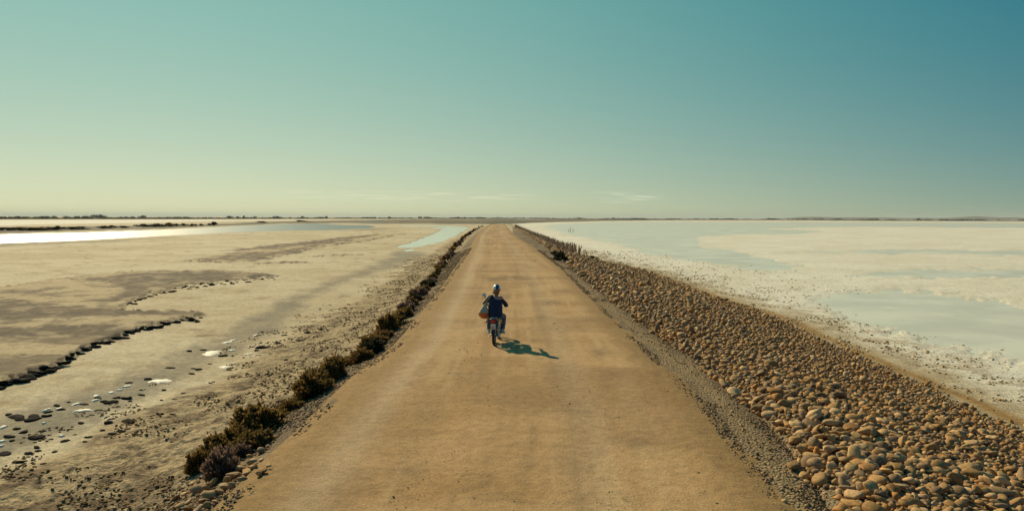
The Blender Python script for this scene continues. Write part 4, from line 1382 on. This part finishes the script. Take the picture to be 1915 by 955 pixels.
# the body: one surface, skin shows at neck, right shoulder, forearms, hands and shins
SH = {-1: np.array([-.150, .40, 1.255]), 1: np.array([.150, .40, 1.250])}
EL = {-1: np.array([-.315, .50, 1.075]), 1: np.array([.285, .50, 1.045])}
WRI = {s: st_((s * .268, .735, .995)) for s in (-1, 1)}
HIP = {s: np.array([s * .085, .30, .80]) for s in (-1, 1)}
KN_ = {-1: np.array([-.205, .66, .66]), 1: np.array([.215, .66, .70])}
AN = {-1: np.array([-.195, .50, .335]), 1: np.array([.195, .50, .335])}
NECK = np.array([0.005, .40, 1.32]); HC = np.array([0.03, .435, 1.475])
P = [loft([((0, .30, .76), .13, .10, 0, 0), ((0, .30, .84), .155, .115, 0, 0), ((0, .31, .93), .135, .10, 0, 0), ((0, .33, 1.03), .125, .09, 0, 0), ((0, .36, 1.14), .145, .10, 0, 0),
           ((0, .38, 1.22), .155, .095, 0, 0), ((0.003, .39, 1.28), .11, .07, 0, 0), ((.005, .395, 1.31), .06, .055, 0, 0)], 20),
     limb([(0, .39, 1.27), NECK, HC - np.array([0, 0, .06])], [.056, .050, .052]),
     ball(HC, (.076, .094, .112), 3), ball(HC + np.array([0, .05, -.075]), (.045, .05, .04)), ball(HC + np.array([0, .098, -.02]), (.012, .022, .026)),
     ball(HC + np.array([0, .088, -.062]), (.026, .012, .012))]
for s in (-1, 1):
    P.append(ball(HC + np.array([s * .078, -.005, -.02]), (.010, .02, .030)))
    P.append(ball(HC + np.array([s * .03, .083, .006]), (.014, .010, .009)))
    P.append(limb([SH[s] * .8 + np.array([0, .08, .25]) * 1, SH[s], (SH[s] + EL[s]) / 2, EL[s], (EL[s] * .6 + WRI[s] * .4), WRI[s]], [.045, .054, .045, .037, .035, .024]) if False else
             limb([SH[s], (SH[s] + EL[s]) / 2, EL[s], (EL[s] * .6 + WRI[s] * .4), WRI[s]], [.055, .045, .037, .035, .024]))
    g = st_((s * .285, .81, .987))
    P.append(limb([WRI[s], WRI[s] * .45 + g * .55 + np.array([0, 0, .018])], [.024, .034]))
    for i, (lx, ln) in enumerate([(-.030, .9), (-.010, 1.0), (.011, .95), (.030, .8)]):
        b0 = g + np.array([s * lx, -.004, .030]); 
        P.append(limb([b0, b0 + np.array([0, .030, .002]) * ln, b0 + np.array([0, .040, -.026]) * ln, b0 + np.array([0, .020, -.048]) * ln], [.0095, .009, .0085, .0075], 8, 3))
    P.append(limb([g + np.array([-s * .028, -.03, .012]), g + np.array([-s * .040, -.018, -.016]), g + np.array([-s * .028, .004, -.030])], [.011, .010, .009], 8, 3))
    P.append(limb([HIP[s], (HIP[s] + KN_[s]) / 2, KN_[s], KN_[s] * .6 + AN[s] * .4, AN[s]], [.085, .075, .055, .052, .034]))
    P.append(limb([AN[s], AN[s] + np.array([s * .01, .09, -.05]), AN[s] + np.array([s * .012, .15, -.06])], [.034, .034, .026]))
v, f = joined(P)
ev('body', v, f, remesh(.009, 3), M_SKIN, rider)
# loose navy top, wide neckline slipping off the right shoulder
T = [loft([((0, .25, .72), .185, .14, 0, 0), ((0, .26, .80), .205, .15, 0, 0), ((0, .28, .92), .205, .14, 0, 0), ((0, .32, 1.05), .20, .126, 0, 0), ((-.002, .355, 1.15), .184, .120, 0, 0),
           ((-.012, .38, 1.205), .172, .108, 0, 0), ((-.045, .39, 1.248), .130, .090, 0, 0), ((-.075, .393, 1.285), .078, .070, 0, 0)], 22)]
T.append(limb([SH[-1] + np.array([.07, 0, .022]), SH[-1] + np.array([0, 0, .008]), (SH[-1] + EL[-1]) / 2, EL[-1], EL[-1] * .72 + WRI[-1] * .28], [.060, .068, .062, .060, .056]))
T.append(limb([SH[1] + np.array([.0, 0, -.035]), (SH[1] + EL[1]) / 2 + np.array([0, 0, -.01]), EL[1], EL[1] * .62 + WRI[1] * .38], [.055, .062, .062, .058]))
for i in range(7):
    T.append(limb([(-.15 + .05 * i, .155 + .03 * abs(i - 3), .80), (-.13 + .045 * i, .19 + .02 * abs(i - 3), .98)], [.022, .012], 8, 3))
v, f = joined(T)
ev('top', v, f, remesh(.011, 4), M_KNIT, rider, label='navy off-shoulder knitted top')
J = [loft([((0, .30, .765), .15, .135, 0, 0), ((0, .30, .83), .162, .128, 0, 0), ((0, .30, .90), .145, .112, 0, 0)], 20)]
for s in (-1, 1):
    J.append(limb([HIP[s], (HIP[s] + KN_[s]) / 2, KN_[s], KN_[s] * .55 + AN[s] * .45, KN_[s] * .16 + AN[s] * .84], [.098, .086, .070, .066, .056]))
    J.append(limb([KN_[s] * .22 + AN[s] * .78, KN_[s] * .10 + AN[s] * .90], [.060, .058]))
v, f = joined(J)
ev('jeans', v, f, remesh(.011, 3), M_DENIM, rider, label='pale blue rolled-up jeans')
for s in (-1, 1):
    a = AN[s]
    o = ev('shoe', *joined([limb([a + np.array([0, -.012, .01]), a + np.array([0, -.01, -.035])], [.042, .043]), limb([a + np.array([0, -.02, -.045]), a + np.array([s * .008, .06, -.052]), a + np.array([s * .014, .15, -.062])], [.038, .042, .034])]), remesh(.008, 3), M_SHOE, rider)
    part('sole', [loft([(a + np.array([s * .006, .055, -.098]), .036, .12, -.06, -s * .06), (a + np.array([s * .006, .055, -.080]), .042, .128, -.06, -s * .06), (a + np.array([s * .006, .055, -.068]), .040, .124, -.06, -s * .06)], 20)], M_SOLE, o)
Hh = []
Hh.append(ball(HC + np.array([0, -.030, -.055]), (.072, .062, .075)))
Hh.append(limb([HC + np.array([-.005, -.070, -.055]), HC + np.array([-.008, -.090, -.12]), HC + np.array([-.006, -.075, -.165])], [.034, .032, .014]))
for i in range(7):
    a = -1.2 + .4 * i
    Hh.append(limb([HC + np.array([math.sin(a) * .068, -.045 * math.cos(a) - .02, -.03]), HC + np.array([math.sin(a) * .066, -.05 * math.cos(a) - .02, -.10]), HC + np.array([math.sin(a) * .05, -.05, -.14 - .01 * (i % 3)])], [.016, .015, .007], 8, 3))
# a strand blown out to the left
for dz in (0, .018, -.016):
    Hh.append(limb([HC + np.array([-.05, -.03, -.08]), HC + np.array([-.085, -.03, -.085 + dz]), HC + np.array([-.125, -.02, -.075 + dz * 1.6])], [.012, .010, .005], 8, 3))
v, f = joined(Hh)
ev('hair', v, f, remesh(.0065, 2), M_HAIR, rider, label='brown hair gathered below the helmet, one strand blown to the left')


def dome(c, r, z0, n=36, k=14, th=.012, xa=-1, xb=1, grow=0):
    """open helmet shell between two side planes, with thickness"""
    V = []; a = np.linspace(0, 2 * np.pi, n, endpoint=False); e = np.linspace(z0, np.pi / 2 - .001, k)
    for q in e:
        for w_ in a:
            V.append((math.cos(q) * math.cos(w_) * r[0], math.cos(q) * math.sin(w_) * r[1], math.sin(q) * r[2]))
    for q in e:
        for w_ in a:
            V.append((math.cos(q) * math.cos(w_) * (r[0] - th), math.cos(q) * math.sin(w_) * (r[1] - th), math.sin(q) * (r[2] - th)))
    V = np.array(V) + np.array(c); F = []
    m_ = k * n
    for i in range(k - 1):
        for j in range(n):
            p, q = i * n + j, i * n + (j + 1) % n
            F += [(p, q, q + n), (p, q + n, p + n), (m_ + q, m_ + p, m_ + p + n), (m_ + q, m_ + p + n, m_ + q + n)]
    for j in range(n):
        p, q = j, (j + 1) % n
        F += [(q, p, m_ + p), (q, m_ + p, m_ + q)]
    F = np.array(F)
    if xa > -1 or xb < 1:
        cx = (V[F].mean(1)[:, 0] - c[0]) / r[0]
        F = F[(cx > xa) & (cx < xb)]
    return V, F


hc = HC + np.array([0, -.005, .035])
hm = part('helmet', [dome(hc, (.112, .132, .118), -.22)], M_WHITE, rider, label='round open helmet, white with a wide navy stripe')
part('stripe', [dome(hc, (.1145, .1345, .1205), -.16, n=72, th=.004, xa=-.12, xb=.60)], M_NAVY, hm)
part('trim', [tube_np([hc + np.array([math.cos(a) * .112, math.sin(a) * .131, -.028]) for a in np.linspace(0, 2 * np.pi, 41)], .008, 6)], M_BLACK, hm)
part('strap', [tube_np([hc + np.array([s * .10, .01, -.03]), HC + np.array([s * .072, .02, -.06]), HC + np.array([s * .02, .055, -.118])], .006, 6) for s in (-1, 1)], M_BLACK, hm)

# bag
bc = np.array([-.300, .20, .0])
U = [loft([(bc + np.array([.03, .02, 1.10]), .022, .03, 0, 0), (bc + np.array([.015, .01, 1.04]), .055, .05, 0, 0), (bc + np.array([0, 0, .96]), .108, .095, 0, 0), (bc + np.array([-.01, -.01, .885]), .138, .125, 0, 0), (bc + np.array([-.012, -.01, .86]), .142, .13, 0, 0)], 22)]
for i in range(6):
    a = i * 1.05; d = np.array([math.cos(a), math.sin(a), 0])
    U.append(limb([bc + np.array([.025, .015, 1.07]) + d * .02, bc + np.array([0, 0, .93]) + d * .100], [.014, .010], 8, 3))
v, f = joined(U)
ev('canvas_body', v, f, remesh(.009, 3), M_CANVAS, bag)
v, f = loft([(bc + np.array([-.012, -.01, .872]), .1445, .1325, 0, 0), (bc + np.array([-.012, -.01, .82]), .142, .13, 0, 0), (bc + np.array([-.005, -.005, .76]), .124, .115, 0, 0), (bc + np.array([.01, 0, .715]), .09, .09, 0, 0), (bc + np.array([.02, 0, .695]), .04, .05, 0, 0)], 22)
ev('leather_base', v, f, remesh(.010, 3), M_RUST, bag)
part('shoulder_strap', [tube_np([bc + np.array([.03, .02, 1.09]), (-.235, .245, 1.16), (-.165, .295, 1.26), (-.115, .36, 1.325), (-.105, .42, 1.325), (-.16, .50, 1.22), (-.22, .42, 1.11), bc + np.array([.035, .06, 1.07])], .0095, 8)], M_CANVAS, bag)

# ------------------------------------------------------------------ haze
bpy.ops.mesh.primitive_cube_add(size=1)
hz = bpy.context.active_object; hz.name = 'haze'; hz.data.name = 'haze'
hz.dimensions = (44000, 44000, 92); hz.location = (0, 4000, ZF - 3.5 + 46)
hz['kind'] = 'stuff'; hz['label'] = 'thin pale haze over the salt flats'
m = bpy.data.materials.new('haze_air'); m.use_nodes = True; t = NT(m.node_tree)
t.n.remove(t.n['Principled BSDF'])
pv = t.node('ShaderNodeVolumePrincipled'); pv.inputs['Color'].default_value = (.90, .94, .88, 1); pv.inputs['Density'].default_value = 5.5e-5; pv.inputs['Anisotropy'].default_value = 0.0
t.l.new(pv.outputs[0], t.n['Material Output'].inputs['Volume'])
hz.data.materials.append(m)
S.cycles.volume_bounces = 0
